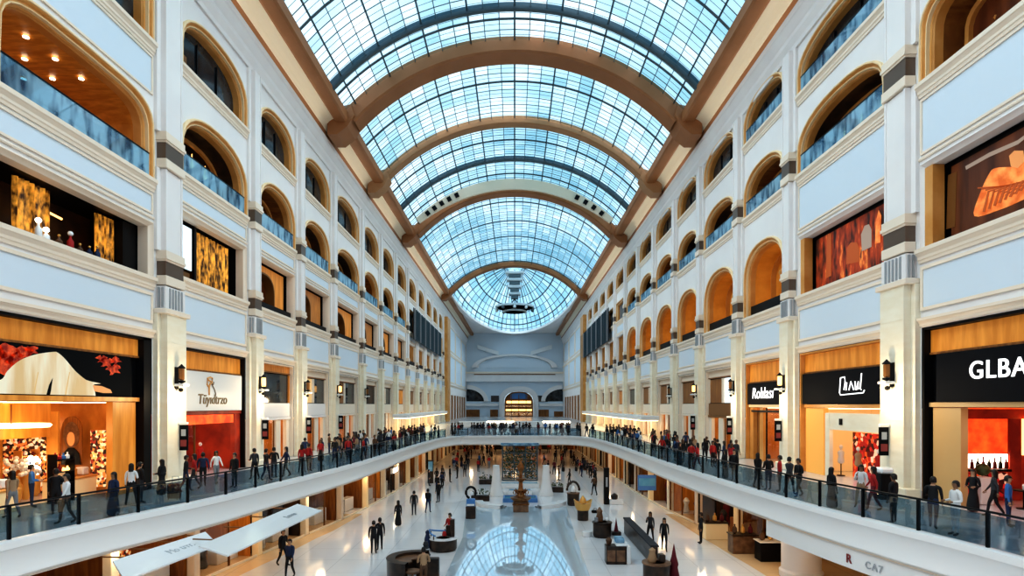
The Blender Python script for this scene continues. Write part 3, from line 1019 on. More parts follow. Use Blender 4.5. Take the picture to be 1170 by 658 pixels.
def roof_bay(y0, y1, label, step=1.45):
    t = thing('glass_roof', label, 'glass roof', (0, (y0 + y1) / 2, ZS), kind='structure')
    oy = (y0 + y1) / 2
    NX = 26
    ny = max(2, round((y1 - y0) / step))
    g = MB()
    vs, uv, fs = [], [], []
    for j in range(ny + 1):
        y = y0 + (y1 - y0) * j / ny
        for k in range(NX + 1):
            x, z = vault(-1 + 2 * k / NX)
            vs.append((x, y - oy, z - ZS))
            uv.append((k + .001 * 0, j + y0))
    for j in range(ny):
        for k in range(NX):
            a = j * (NX + 1) + k
            fs.append((a, a + 1, a + NX + 2, a + NX + 1))
    g.add(vs, fs)
    for idx, f in enumerate(g.f):
        j, k = divmod(idx, NX)
        u, v = k + .02, j + y0 + .02
        g.uv[idx] = [(u, v), (u + .9, v), (u + .9, v + .9), (u, v + .9)]
    g.build('glazing', 'roof_glass', t)
    tn, tk = MB(), MB()
    for k in range(1, NX):                              # bars running along the hall
        (tk if k % 3 == 1 else tn).tube([(vault(-1 + 2 * k / NX)[0], y0 - oy, vault(-1 + 2 * k / NX)[1] - ZS - .06), (vault(-1 + 2 * k / NX)[0], y1 - oy, vault(-1 + 2 * k / NX)[1] - ZS - .06)],
                                        .085 if k % 3 == 1 else .04, 4, caps=False)
    for j in range(1, ny):                              # bars across
        y = y0 + (y1 - y0) * j / ny - oy
        thick = (j % 6 == 3)
        pts = [(vault(-1 + 2 * k / NX)[0], y, vault(-1 + 2 * k / NX)[1] - ZS - .08) for k in range(NX + 1)]
        (tk if thick else tn).tube(pts, .12 if thick else .045, 4, caps=False)
        if not thick:
            pts = [(p[0], p[1] + .16, p[2]) for p in pts]
    for j in range(ny):                                 # lighter half bars between them
        y = y0 + (y1 - y0) * (j + .5) / ny - oy
        tn.tube([(vault(-1 + 2 * k / NX)[0], y, vault(-1 + 2 * k / NX)[1] - ZS - .05) for k in range(NX + 1)], .022, 4, caps=False)
    tn.build('thin_bars', 'bar', t)
    tk.build('thick_bars', 'bar_thick', t)
    return t


def roof_arch(y, width, depth, label, m='arch_brown', up=.25, foot=True, cream=False):
    t = thing('roof_arch', label, 'arch', (0, y, ZS), kind='structure')
    n = 48
    rows = []
    for k in range(n + 1):
        q = -1 + 2 * k / n
        (xo, zo), (xi, zi) = vault(q, up), vault(q, -depth)
        (xm, zm) = vault(q, -depth * .86)
        h = width / 2
        rows.append([(xo, -h, zo - ZS), (xm, -h, zm - ZS), (xi, -h * .86, zi - ZS), (xi, h * .86, zi - ZS), (xm, h, zm - ZS), (xo, h, zo - ZS)])
    mb = MB()
    mb.strip(rows, 0, close=True)
    mb.build('arch_rib', m, t, smooth=True)
    if cream:
        rows = []
        for k in range(n + 1):
            q = -.93 + 1.86 * k / n
            (xo, zo), (xi, zi) = vault(q, -.05), vault(q, -1.55 * (1 - .55 * abs(q) ** 3))
            rows.append([(xo, -width / 2 - 2.6, zo - ZS), (xi, -width / 2 - 2.4, zi - ZS), (xi, -width / 2 - 2.0, zi - ZS), (xo, -width / 2 - 1.9, zo - ZS)])
        MB().strip(rows, 0, close=True).build('cream_frieze', 'cove', t, smooth=True)
        for k in range(9):
            q = -.84 + k * .075 if k < 5 else .55 + (k - 5) * .085
            pts = []
            for qq, dr in ((q, -.35), (q + .035, -.35), (q + .035, -1.0), (q, -1.0)):
                x, z = vault(qq, dr)
                pts.append((x, -width / 2 - 2.72, z - ZS))
            MB().prism(pts, (0, .2, 0)).build('dark_opening', 'black', t)
    if foot:
        for s in (-1, 1):
            mb = MB()
            h = width / 2 + .25
            mb.prism([(s * (XS - .9), -h, -.3), (s * (XS - .25), -h, -1.35), (s * (XS + .7), -h, -2.1), (s * (XS + 1.6), -h, -2.1), (s * (XS + 1.6), -h, .2), (s * (XS - .6), -h, .7)], (0, 2 * h, 0))
            mb.build('bracket', m, t)
    return t


AR = [54.0, 68.0, 78.5, 89.0, 136.0]
roof_bay(2, 52.9, 'glazed roof vault over the hall before the first wide brown arch')
roof_arch(54.0, 2.2, 1.15, 'widest brown roof arch, nearest of the wide arches across the glass roof')
roof_bay(55.1, 67.3, 'glazed roof vault between the widest brown arch and the slimmer arch')
roof_arch(68.0, 1.3, .62, 'slimmer brown roof arch behind the widest one', 'arch_tan')
roof_bay(68.7, 78.2, 'glazed roof vault just behind the slimmer brown arch')
roof_arch(78.5, .5, .35, 'thin grey roof rib before the cream faced arch', 'bar_thick', foot=False)
roof_bay(78.8, 87.9, 'glazed roof vault just before the cream faced arch')
roof_arch(89.0, 2.2, 1.15, 'brown roof arch with a cream face and dark openings', cream=True)
roof_bay(90.1, 135.3, 'long glazed roof vault before the dome', 1.6)
roof_arch(136.0, 1.8, 1.0, 'brown roof arch framing the far dome')
for yy, lab in ((48.6, 'thin grey steel roof rib just before the widest brown arch'), (37.0, 'thin grey steel roof rib high over the near hall')):
    roof_arch(yy, .42, .32, lab, 'bar_thick', foot=False)

# dome over the far apse
DY0, DLY = 136.9, 76.0
dome = thing('glass_dome', 'glazed half dome closing the far end of the roof', 'glass dome', (0, DY0, ZS), kind='structure')


def dome_p(th, ph, dr=0.0):
    return ((XS + dr) * math.cos(th) * math.cos(ph), DLY * math.sin(th) * math.cos(ph), (RISE + dr) * math.sin(ph))


NT, NP = 30, 9
g = MB()
for a in range(NT):
    for b in range(NP):
        t0, t1 = PI * a / NT, PI * (a + 1) / NT
        p0, p1 = PI / 2 * b / NP, PI / 2 * (b + 1) / NP
        vs = [dome_p(t0, p0), dome_p(t1, p0), dome_p(t1, p1), dome_p(t0, p1)]
        u, v = a + .05 + 40, b + .05
        g.add(vs, [(0, 1, 2, 3)], 0, [(u, v), (u + .9, v), (u + .9, v + .9), (u, v + .9)])
g.build('glazing', 'roof_glass', dome)
bb = MB()
for a in range(1, NT):
    bb.tube([dome_p(PI * a / NT, PI / 2 * b / 12, -.1) for b in range(12)], .16 if a % 3 == 0 else .09, 4, caps=False)
bb.build('meridian_bars', 'bar', dome)
bb = MB()
for b in range(1, NP):
    bb.tube([dome_p(PI * a / 40, PI / 2 * b / NP, -.1) for a in range(41)], .22 if b in (2, 5) else .10, 4, caps=False)
bb.build('ring_bars', 'bar_thick', dome)
rim = MB()
rows = []
for a in range(49):
    th = PI * a / 48
    c, s = math.cos(th), math.sin(th)
    rows.append([((XS + .5) * c, (DLY + .8) * s, .4), ((XS - .3) * c, (DLY - .8) * s, .3), ((XS - .5) * c, (DLY - 1.2) * s, -.5), ((XS + .5) * c, (DLY + .8) * s, -.7)])
rim.strip(rows, 0, close=True)
rim.build('rim', 'white', dome, smooth=True)
ch = thing('chandelier', 'tall tiered glass chandelier hanging under the far dome', 'chandelier', (0, 142, EYE + 24.4))
MB().tube([(0, 0, 0), (0, 0, 9.4)], .12, 8).build('stem', 'bar_thick', ch)
for k in range(4):
    z = 8.2 - 1.75 * k
    MB().box(-2.3 + .25 * k, 2.3 - .25 * k, -1, 1, z, z + .75, c=.15).build('glass_tier', 'glass_pale', ch)
    MB().box(-1.5 + .2 * k, 1.5 - .2 * k, -.8, .8, z - .8, z - .05).build('dark_tier', 'bar', ch)
MB().lathe([(4.6, -.2), (4.95, -.1), (4.95, .3), (4.6, .4), (4.6, -.2)], n=36).build('ring', 'glass_pale', ch, smooth=True)
MB().lathe([(2.6, -1.2), (2.9, -1.1), (2.9, -.8), (2.6, -.7), (2.6, -1.2)], n=30).build('ring', 'glass_pale', ch, smooth=True)
for k in range(8):
    q = 2 * PI * k / 8
    MB().tube([(0, 0, 2.2), (2.7 * math.cos(q), 2.7 * math.sin(q), -.95), (4.7 * math.cos(q), 4.7 * math.sin(q), .1)], .07, 5).build('spoke', 'bar', ch)
for k in range(10):
    q = 2 * PI * (k + .5) / 10
    MB().sphere((4.75 * math.cos(q), 4.75 * math.sin(q), -.55), .42, 8).build('glass_globe', 'glass_pale' if k % 3 else 'bar_thick', ch, smooth=True)

# flat ceiling round the dome, and the far wall
ce = MB()
outer = [(-W, 136), (-W, 216), (W, 216), (W, 136)]
el = [((XS + .45) * math.cos(PI * a / 40), DY0 + (DLY + .7) * math.sin(PI * a / 40)) for a in range(41)]
poly = [(W, 137)] + el + [(-W, 137), (-W, 216), (W, 216)]
tr = tessellate_polygon([[Vector((x, y, 0)) for x, y in poly]])
ce.add([(x, y, ZS - .1) for x, y in poly], [tuple(t) for t in tr])
tag(ce.build('ceiling', 'white'), 'pale flat ceiling around the far dome', 'ceiling', kind='structure')

YF = 214.0
fw = MB(lambda d, x, z: (x, YF + d, z))


def Fp(px, py):
    return ((px - 588.0) * YF / F, EYE + (463.0 - py) * YF / F)


Lx, Rx, TopF = -W, W, H(1.265) + 6
door_hole = outline(*[Fp(576, 0)[0], Fp(609.5, 0)[0]], GZ, Fp(0, 447)[1], 'arch')
fw.holed([(Lx, GZ - .02), (Rx, GZ - .02), (Rx, TopF), (Lx, TopF)], [(p[0], max(p[1], GZ)) for p in door_hole], 0)
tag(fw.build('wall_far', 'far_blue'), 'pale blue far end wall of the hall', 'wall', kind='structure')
fd = thing('door_1', 'tall arched glazed doorway in the far end wall', 'doorway', ((door_hole[0][0] + door_hole[-1][0]) / 2, YF, GZ), kind='structure')
ox = fd.location.x
dm = MB(lambda d, x, z: (x - ox, d, z - GZ))
w0, w1 = door_hole[0][0], door_hole[-1][0]
dt = Fp(0, 447)[1]
frame_sweep(dm, w0 - 1.9, w1 + 1.9, GZ, dt + 1.9, 'arch', [(0, 0), (0, -.6), (.4, -.7), (1.5, -.7), (1.9, -.5), (1.95, .6)])
dm.build('door_surround', 'white', fd, smooth=True)
dm = MB(lambda d, x, z: (x - ox, d, z - GZ))
ol = outline(w0, w1, GZ, dt, 'arch', .1)
dm.add([(.9, x, z) for x, z in ol], [tuple(range(len(ol)))])
dm.build('door_backdrop', 'wood_dark', fd)
hgt = dt - GZ
for k, (q0, q1, m_, nm) in enumerate(((.70, .97, 'kiosk_blue', 'blue_fanlight'), (.52, .62, 'lamp_amber', 'lit_shelf'), (.38, .44, 'goods_warm', 'lit_shelf'), (.22, .29, 'lamp_amber', 'lit_shelf'), (.04, .16, 'goods_warm', 'lit_shelf'))):
    kk = 1.0 if q1 < .6 else (.92 if k else .62)
    xm, hw_ = (w0 + w1) / 2, (w1 - w0) / 2 - .5
    MB(lambda d, x, z: (x - ox, d, z - GZ)).box(.78, .86, xm - hw_ * kk, xm + hw_ * kk, GZ + hgt * q0, GZ + hgt * q1).build(nm, m_, fd)
dm = MB(lambda d, x, z: (x - ox, d, z - GZ))
for k in range(1, 4):
    zz_ = GZ + (dt - GZ) * (k * .16 + .16)
    dm.box(.5, .75, w0 + .3, w1 - .3, zz_ - .12, zz_ + .12)
for k in range(1, 4):
    xx = w0 + (w1 - w0) * k / 4
    dm.box(.5, .75, xx - .1, xx + .1, GZ + .05, dt - 1.2)
dm.build('glazing_bars', 'gold_dark', fd)
dm = MB(lambda d, x, z: (x - ox, d, z - GZ))
frame_sweep(dm, w0 + .1, w1 - .1, GZ, dt - .1, 'arch', [(0, .3), (.5, .3), (.5, .7)])
dm.build('door_frame', 'gold_dark', fd)
tw = MB(lambda d, x, z: (x, YF + d, z))
for px0, px1, py0, py1, mi in ((532, 548, 468, 480, 2), (560, 569, 468, 480, 2), (613, 627, 468, 480, 2), (633, 655, 470, 480, 2), (561, 570, 452, 459, 3), (614, 626, 452, 459, 3)):
    (xa, za), (xb, zb_) = Fp(px0, py1), Fp(px1, py0)
    tw.box(-.12, -.02, xa, xb, za, zb_, mi)
for px, m_, r in ((533, -1, 20), (643, 1, 22)):
    cx, cz = Fp(px, 458.5)
    pts = [(cx, cz)] + [(cx - m_ * 6.6 * math.cos(q), cz + 4.6 * math.sin(q)) for q in [PI / 2 * k / 10 for k in range(11)]]
    pts = [(max(-W + .05, min(W - .05, a_)), b_) for a_, b_ in pts]
    if m_ > 0 or m_ < 0: pts = pts
    tw.prism([(-.10, x, z) for x, z in pts], (.08, 0, 0), 3)
    rows = [[(d, cx - m_ * (6.6 + e) * math.cos(q), cz + (4.6 + e) * math.sin(q)) for e, d in ((0, -.02), (0, -.5), (1.6, -.5), (1.6, -.02))] for q in [PI / 2.05 * k / 12 for k in range(13)]]
    tw.strip(rows, 0)
tw.box(0, -1.4, Lx, Rx, Fp(0, 436)[1], Fp(0, 427)[1], 0)
tw.box(0, -1.9, Lx, Rx, Fp(0, 427)[1], Fp(0, 425)[1], 1)
tw.box(0, -1.45, Lx + 3, Rx - 3, Fp(0, 428.5)[1], Fp(0, 427.5)[1], 2)
tw.box(0, -.8, Lx, w0 - 2.2, Fp(0, 464)[1], Fp(0, 461)[1], 0)
tw.box(0, -.8, w1 + 2.2, Rx, Fp(0, 464)[1], Fp(0, 461)[1], 0)
TRIM_N[0] += 1
tag(tw.build(f'trim_{TRIM_N[0]}', ['white', 'cream', 'wood_dark', 'dark_pane']), 'white mouldings, side arches and shop openings on the far end wall', 'moulding', kind='structure')
lu = MB()
rows = []
for k in range(25):
    q = PI * k / 24
    rows.append([(r * math.cos(q) * 1.0, YF - d, Fp(0, 420)[1] + r * .32 * math.sin(q)) for r, d in ((16, .05), (16, .9), (14, 1.0), (13.6, .1))])
lu.strip(rows, 0)
lu.add([(12.6 * math.cos(PI * k / 24), YF - .15, Fp(0, 420)[1] + 12.6 * .3 * math.sin(PI * k / 24)) for k in range(25)], [tuple(range(25))], 1)
for s in (-1, 1):
    lu.prism([(s * 6, YF - .6, 27.2), (s * 14, YF - .6, 29.5), (s * 14, YF - .6, 31.2), (s * 6, YF - .6, 28.6)], (0, .3, 0), 2)
TRIM_N[0] += 1
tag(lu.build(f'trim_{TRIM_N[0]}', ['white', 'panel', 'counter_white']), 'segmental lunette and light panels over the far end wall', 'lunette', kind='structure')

bk = MB().box(-27, 27, -14, -13.6, -.3, ZS + 8)
tag(bk.build('wall_back', 'white'), 'white wall behind the camera', 'wall', kind='structure')

# ------------------------------------------------------------------ gallery level shops
SHOP_GROUP = None


def wall_pt(px, py, d, side):
    """(y, z) where an image position lies on the plane d behind the wall face"""
    q = abs(px - 588.0)
    return ((W + d) * F / q, EYE + (W + d) * (463.0 - py) / q)


def shopfront(side, i, style, label):
    P = PL if side < 0 else PR
    a, b = P[i] + hw(i) + .14, P[i + 1] - hw(i + 1) - .14
    L = bay_levels(side, i)
    zt = H(L['shop']) - .02
    cy = (a + b) / 2
    t = thing('shopfront', label, 'shopfront', (side * W, cy, GZ))
    T = lambda d, y, z: (side * d, y - cy, z - GZ)
    zr = lambda r: H(r)
    g0 = GZ + .012
    wood, back, lintel, jamb, light = style['wood'], style['back'], style.get('lintel', 'warm_cream'), style.get('jamb', 'cream'), style.get('light', 'warm_light')
    # opening frame
    fr = MB(T)
    fm = style.get('frame', 'black')
    fr.box(.02, .42, a, a + .10, g0, zt)
    fr.box(.02, .42, b - (.55 if style.get('pier') else .10), b, g0, zt)
    fr.box(.02, .42, a + .10, b - .10, zt - .10, zt)
    fr.build('opening_frame', fm, t)
    a1, b1 = a + .12, b - (.57 if style.get('pier') else .12)
    D = style.get('depth', 5.0)
    ztop = zt - .12
    zs0, zs1 = style.get('sign', (.004, .112))
    zs0, zs1 = zr(zs0), zr(zs1)
    MB(T).box(.30, .42, a1, b1, zs1 + .12, ztop).build('wood_panel', wood, t)
    MB(T).box(.24, .40, a1, b1, zs1 + .02, zs1 + .11).build('wood_ledge', 'wood_dark', t)
    MB(T).box(.22, .42, a1, b1, zs0 - .22, zs0 - .02).build('lintel', lintel, t)
    # lining of the shop behind
    zc_ = zs0 - .24
    for yy in (a1, b1):
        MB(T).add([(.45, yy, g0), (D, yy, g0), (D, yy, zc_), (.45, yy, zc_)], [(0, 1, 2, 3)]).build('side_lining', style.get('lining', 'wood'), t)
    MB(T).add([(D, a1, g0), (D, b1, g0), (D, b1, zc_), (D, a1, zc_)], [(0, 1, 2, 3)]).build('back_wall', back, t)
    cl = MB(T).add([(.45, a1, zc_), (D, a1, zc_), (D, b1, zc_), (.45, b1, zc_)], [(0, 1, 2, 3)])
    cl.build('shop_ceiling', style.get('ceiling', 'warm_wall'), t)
    MB(T).box(.43, .46, a + .01, b - .01, zc_ + .01, zt - .01).build('backing', 'black', t)
    lp = MB(T)
    for k in range(3):
        y = a1 + (b1 - a1) * (k + .5) / 3
        lp.box(.9, D - .6, y - .14, y + .14, zc_ - .06, zc_ - .01)
    lp.build('ceiling_lights', light, t)
    # jambs and door posts
    jb = style.get('jambs', ((0, .16), (.84, 1)))
    for f0, f1 in jb:
        MB(T).box(.30, .60, a1 + (b1 - a1) * f0 + .01, a1 + (b1 - a1) * f1 - .01, g0, zc_ - .01).build('jamb', jamb, t)
    for f0, f1 in style.get('panes', ()):
        ya, yb = a1 + (b1 - a1) * f0 + .02, a1 + (b1 - a1) * f1 - .02
        MB(T).box(.46, .48, ya, yb, g0 + .08, zc_ - .08).build('display_pane', 'shop_glass', t)
        for yy in (ya, yb - .06):
            MB(T).box(.42, .52, yy, yy + .06, g0, zc_ - .02).build('pane_frame', style.get('pframe', 'gold_dark'), t)
    sb = None
    if style.get('board'):
        sb = MB(T).box(.12, .34, a1 + style.get('b0', .02), b1 - style.get('b1', .02), zs0, zs1, c=.015).build('sign_board', style['board'], t)
    return dict(t=t, T=T, a=a1, b=b1, z0=zs0, z1=zs1, zc=zc_, cy=cy, side=side, D=D, sign=sb, zt=ztop)


def sign_text(s, body, size, y, z, m, d=.10, **k):
    side = s['side']
    return text_mesh(body, size, 'lettering', m, s['sign'] or s['t'], (side * d, y - s['cy'], z - GZ), (0, -side, 0), (0, 0, 1), .02, **k)


def strokes(s, lines, y, z, scale, m, r=.05, d=.10, name='lettering'):
    """hand-drawn sign strokes: lists of (u,v), u to the reader's right"""
    side = s['side']
    mb = MB()
    for ln in lines:
        mb.tube([(side * d, y - side * u * scale - s['cy'], z + v * scale - GZ) for u, v in ln], r, 6)
    return mb.build(name, m, s['sign'] or s['t'])


def style(**k):
    d = dict(wood='wood_glow', back='goods_warm', lining='wood')
    d.update(k)
    return d


# left, first bay: big video picture over a wood-lined shop
s = shopfront(-1, 0, style(wood='wood_glow', sign=(.022, .126), board=None, lintel='wood_glow', pier=True, jambs=((.78, .98),), jamb='wood_glow', back='wood_glow', ceiling='wood', depth=6.5),
              'wood lined shop under a large picture of a white robe')
pic = MB(s['T']).box(.26, .44, s['a'] + .02, s['b'] - .57, s['z0'] - .01, s['z1'] + .015).build('picture_screen', 'picture_dark', s['t'])
zsplit = MB(s['T'])


def Lp(px, py, d):
    y, z = wall_pt(px, py, d, -1)
    z = min(max(z, s['z0'] + .02), s['z1'] - .02)
    y = min(max(y, s['a'] + .04), s['b'] - .60)
    return (d, y, z)


zsplit.prism([Lp(*q, .25) for q in [(-40, 456), (-36, 440)] + smooth_closed([(-30, 436), (0, 434), (8, 424), (22, 412), (40, 405), (60, 402), (66, 403), (74, 410), (86, 424), (98, 434), (107, 439)])[:41] + [(109, 460), (60, 457), (20, 455)]], (-.012, 0, 0), 0)
zsplit.prism([Lp(*q, .238) for q in ((53, 455), (56, 440), (60, 432), (58, 446), (57, 457))], (-.01, 0, 0), 2)
for k in (1, 3):
    x0 = 20 + k * 18
    zsplit.prism([Lp(*q, .238) for q in ((x0, 454), (x0 + 5, 425 - (k == 2) * 8), (x0 + 6, 425 - (k == 2) * 8), (x0 + 1.5, 455))], (-.006, 0, 0), 1)
zsplit.prism([Lp(*q, .24) for q in ((106, 440), (116, 441), (126, 445), (128, 449), (118, 449), (108, 447))], (-.012, 0, 0), 3)
for cx, cy_, r in ((-6, 404, 13), (8, 402, 12), (18, 412, 11), (2, 418, 13), (28, 402, 9), (36, 400, 7), (122, 414, 7), (130, 422, 7), (116, 410, 5), (-22, 412, 14), (132, 412, 5)):
    pts = [Lp(cx + (r + 3 * math.sin(5 * q + cx)) * math.cos(q), cy_ + (r * .8 + 2 * math.cos(4 * q + cx)) * math.sin(q), .245 if cx > 60 else .252) for q in [2 * PI * k / 18 for k in range(18)]]
    zsplit.prism(pts, (-.006, 0, 0), 4)
zsplit.build('robed_figure_picture', ['robe_white', 'robe_shade', 'picture_dark', 'picture_skin', 'picture_red'], pic)
mb = MB(s['T'])
mb.box(3.2, 3.4, s['a'] + 1.2, s['b'] - 1.7, s['zc'] - 1.6, s['zc'] - .02)
mb.build('bulkhead', 'wood_glow', s['t'])
yl = s['b'] - .58
for d0, d1, z0_, z1_, m, nm in ((1.35, 2.1, .3, 3.0, 'goods_warm', 'lit_shelving'), (3.65, 4.2, .02, 3.9, 'wood_glow', 'wood_pier'), (4.25, 6.3, .02, 2.9, 'goods_warm', 'lit_shelving'), (4.25, 6.3, 3.0, 3.5, 'warm_light', 'light_cove')):
    MB(s['T']).box(d0, d1, yl - .14, yl - .02, GZ + z0_, min(GZ + z1_, s['zc'] - .02)).build(nm, m, s['t'])
S1 = s

WH = style(wood='wood_glow', sign=(-.018, .108), board='white_sign', b0=.12, b1=.14, back='goods_red', lining='dark_red', lintel='dark_red', ceiling='dark_red', jamb='dark_red',
           jambs=((0, .08), (.90, 1)), panes=((.1, .30),), light='red_glow')
s = shopfront(-1, 1, WH, 'shop with a white sign and gold emblem over a dark red interior')
ym, zm = s['cy'] - .15, (s['z0'] + s['z1']) / 2
sign_text(s, 'Tüyıdtrzo', .84, ym, zm - .48, 'brown_letter', spacing=1.0, shear=.15, bold=.004)
strokes(s, [[(-.1, -.7), (-.12, -.2), (-.35, .0), (-.30, .42), (.05, .5), (.30, .45), (.28, .15), (.0, .05), (-.12, -.2)], [(-.2, .3), (.1, .22)]], ym - .35, zm + .42, .9, 'gold', .05, name='emblem')
strokes(s, [[(0, .2), (.3, .0), (.38, .2)], [(.1, .05), (.5, -.35), (.62, -.62), (.58, -.75)]], ym - .25, zm + .42, .9, 'brown_letter', .03, name='emblem')
MB(s['T']).box(.26, .44, s['a'] + .3, s['b'] - 1.9 + .9, s['zc'] - .55, s['zc'] - .02).build('inner_lintel', 'red_glow', s['t'])
S2 = s

MEZZ = lambda **k: style(board=None, lintel='panel', back='goods_warm', **k)
left_far = []
specs = [('bay with a dark mezzanine window over a white strip, third of the left wall', 'dark_pane', 'goods_warm', 'white'),
         ('bay with a pale picture over a shop door, fourth of the left wall', 'robe_shade', 'goods_warm', 'white'),
         ('bay with small dark showcase and blue sign, fifth of the left wall', 'wood_dark', 'warm_wall', 'cream'),
         ('narrow lit shop, sixth bay of the left wall', 'dark_in', 'goods_dark', 'cream'),
         ('lit shop beside the long canopy, seventh bay of the left wall', 'goods_warm', 'goods_warm', 'cream'),
         ('lit shop under the long canopy, eighth bay of the left wall', 'orange_niche', 'goods_warm', 'cream'),
         ('distant lit shop, ninth bay of the left wall', 'wood_dark', 'goods_dark', 'cream'), ('distant lit shop, tenth bay of the left wall', 'goods_dark', 'goods_warm', 'cream'),
         ('distant lit shop, eleventh bay of the left wall', 'wood', 'goods_warm', 'cream'), ('distant lit shop, twelfth bay of the left wall', 'wood_dark', 'goods_dark', 'cream'),
         ('distant lit shop, thirteenth bay of the left wall', 'wood', 'goods_dark', 'cream')]
for k, (lab, mz, bk_, st_) in enumerate(specs):
    i = k + 2
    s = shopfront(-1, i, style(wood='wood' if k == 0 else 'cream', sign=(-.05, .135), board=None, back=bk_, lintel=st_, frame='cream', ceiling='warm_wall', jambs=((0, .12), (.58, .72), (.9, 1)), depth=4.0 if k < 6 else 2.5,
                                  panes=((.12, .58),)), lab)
    wz_ = MB(s['T'])
    za, zb_ = H(.012), s['z1'] - .05
    n = 2 if k in (1, 2, 4) else 1
    MB(s['T']).box(.28, .44, s['a'], s['b'], s['z0'], za - .06).build('white_strip', st_, s['t'])
    for j in range(n):
        y0_ = s['a'] + (s['b'] - s['a']) * (j / n) + .25
        y1_ = s['a'] + (s['b'] - s['a']) * ((j + 1) / n) - .25
        MB(s['T']).box(.36, .40, y0_, y1_, za, zb_).build('mezzanine_pane', mz if j == 0 else 'dark_pane', s['t'])
        MB(s['T']).box(.26, .42, y0_ - .2, y0_ - .01, za, zb_).build('mezzanine_frame', 'cream' if k else 'wood', s['t'])
        MB(s['T']).box(.26, .42, y1_ + .01, y1_ + .2, za, zb_).build('mezzanine_frame', 'cream' if k else 'wood', s['t'])
    left_far.append(s)

# right wall
s = shopfront(1, 0, style(wood='wood_glow', sign=(.008, .122), board='black_sign', b0=.3, b1=.55, back='goods_red', lining='dark_red', lintel='tan_jamb', frame='black', ceiling='dark_red', jamb='tan_jamb', jambs=((.80, .985),), depth=6, light='red_glow'),
              'shop with a black GLBA sign over a bright red interior')
y_c, z_c = 20.75, (s['z0'] + s['z1']) / 2 + .18
sign_text(s, 'GLBA', 1.0, 21.6, z_c, 'white_letter', spacing=1.12, bold=.008)
yl = s['b'] - .13
for d0, d1, z0_, z1_, m, nm in ((.62, 1.55, .02, 3.5, 'dark_red', 'red_door_leaf'), (1.7, 3.5, 2.1, 3.6, 'red_glow', 'red_wall_panel'), (1.7, 3.5, 1.45, 2.05, 'lamp_white', 'lit_shelf_niche'), (3.6, 4.1, .02, 3.6, 'dark_red', 'red_pier'),
                               (4.2, 5.9, 2.0, 3.6, 'lamp_amber', 'amber_wall_panel'), (1.7, 3.5, 1.3, 1.4, 'black', 'bar_shelf'), (1.7, 3.5, .02, 1.25, 'goods_red', 'bar_front')):
    MB(s['T']).box(d0, d1, yl - .12, yl - .02, GZ + z0_, min(GZ + z1_, s['zc'] - .02)).build(nm, m, s['t'])
for k in range(7):
    MB(s['T']).lathe([(.05, 0), (.08, .05), (.07, .25), (.03, .33), (.03, .42 + .06 * (k % 3)), (.001, .43 + .06 * (k % 3))], (1.85 + .25 * k, yl - .22, GZ + 1.42), 8).build('bottle', 'black' if k % 2 else 'c_wine', s['t'], smooth=True)
MB(s['T']).box(1.7, 3.5, yl - .34, yl - .13, GZ + 1.3, GZ + 1.4).build('bar_top', 'black', s['t'])
R1 = s
s = shopfront(1, 1, style(wood='wood_glow', sign=(.004, .108), board='black_sign', back='warm_cream', lintel='gold', frame='gold', jamb='warm_wall', jambs=((.74, .99),), lining='warm_cream', ceiling='warm_cream', depth=4.5),
              'shop with a black sign and white scrawled lettering with an underline')
sc = .62
strokes(s, [*[[(u * 1.6, v) for u, v in ln] for ln in ([(-.95, 1.0), (-1.05, -.35), (-.95, -.55), (1.15, -.42), (1.25, -.2)], [(-.95, 1.0), (-.55, 1.05), (-.5, .6), (-.62, -.1)], [(-.35, .55), (-.42, -.15)], [(-.15, -.15), (.05, .6), (.22, .1), (.3, -.15)],
            [(.42, .6), (.48, -.15)], [(.55, -.15), (.72, .55), (.72, -.1)], [(1.0, 1.25), (.88, -.1), (.98, -.15)])]], 31.0, (s['z0'] + s['z1']) / 2 - .1, sc, 'white_letter', .036)
dz_ = MB(s['T'])
ya_, yb_ = s['a'] + .2, s['a'] + (s['b'] - s['a']) * .72
MB(s['T']).box(.36, .5, ya_, yb_, s['zc'] - 1.25, s['zc'] - .28).build('stone_signband', 'stone', s['t'])
MB(s['T']).box(.33, .55, ya_ - .02, ya_ + .35, GZ + .02, s['zc'] - .3).build('stone_post', 'stone', s['t'])
MB(s['T']).box(.33, .55, yb_ - .4, yb_ + .05, GZ + .02, s['zc'] - .3).build('stone_post', 'stone', s['t'])
MB(s['T']).box(.30, .36, yb_ - 1.7, yb_ - 1.45, s['zc'] - .95, s['zc'] - .6).build('small_emblem', 'black', s['t'])
MB(s['T']).box(1.6, 1.7, ya_ + .5, yb_ - .6, GZ + .02, s['zc'] - 1.4).build('red_display_wall', 'goods_red', s['t'])
R2 = s
s = shopfront(1, 2, style(wood='wood_glow', sign=(.004, .092), board='black_sign', back='goods_warm', lintel='warm_cream', frame='gold', jamb='gold', jambs=((.62, .72), (.9, 1)), panes=((.1, .6),), pframe='black'),
              'shop with a black sign and thin white handwritten name')
sign_text(s, 'Rolılası', 1.2, s['cy'] + .5, (s['z0'] + s['z1']) / 2, 'white_letter', spacing=1.05, shear=.15)
MB(s['T']).box(.2, .28, s['a'] + .3, s['b'] - .5, s['zc'] - .35, s['zc'] - .2).build('dark_bar', 'black', s['t'])
MB(s['T']).box(.6, .7, s['a'] + (s['b'] - s['a']) * .72, s['a'] + (s['b'] - s['a']) * .9, GZ + .02, s['zc'] - .3).build('wood_door', 'wood_dark', s['t'])
R3 = s
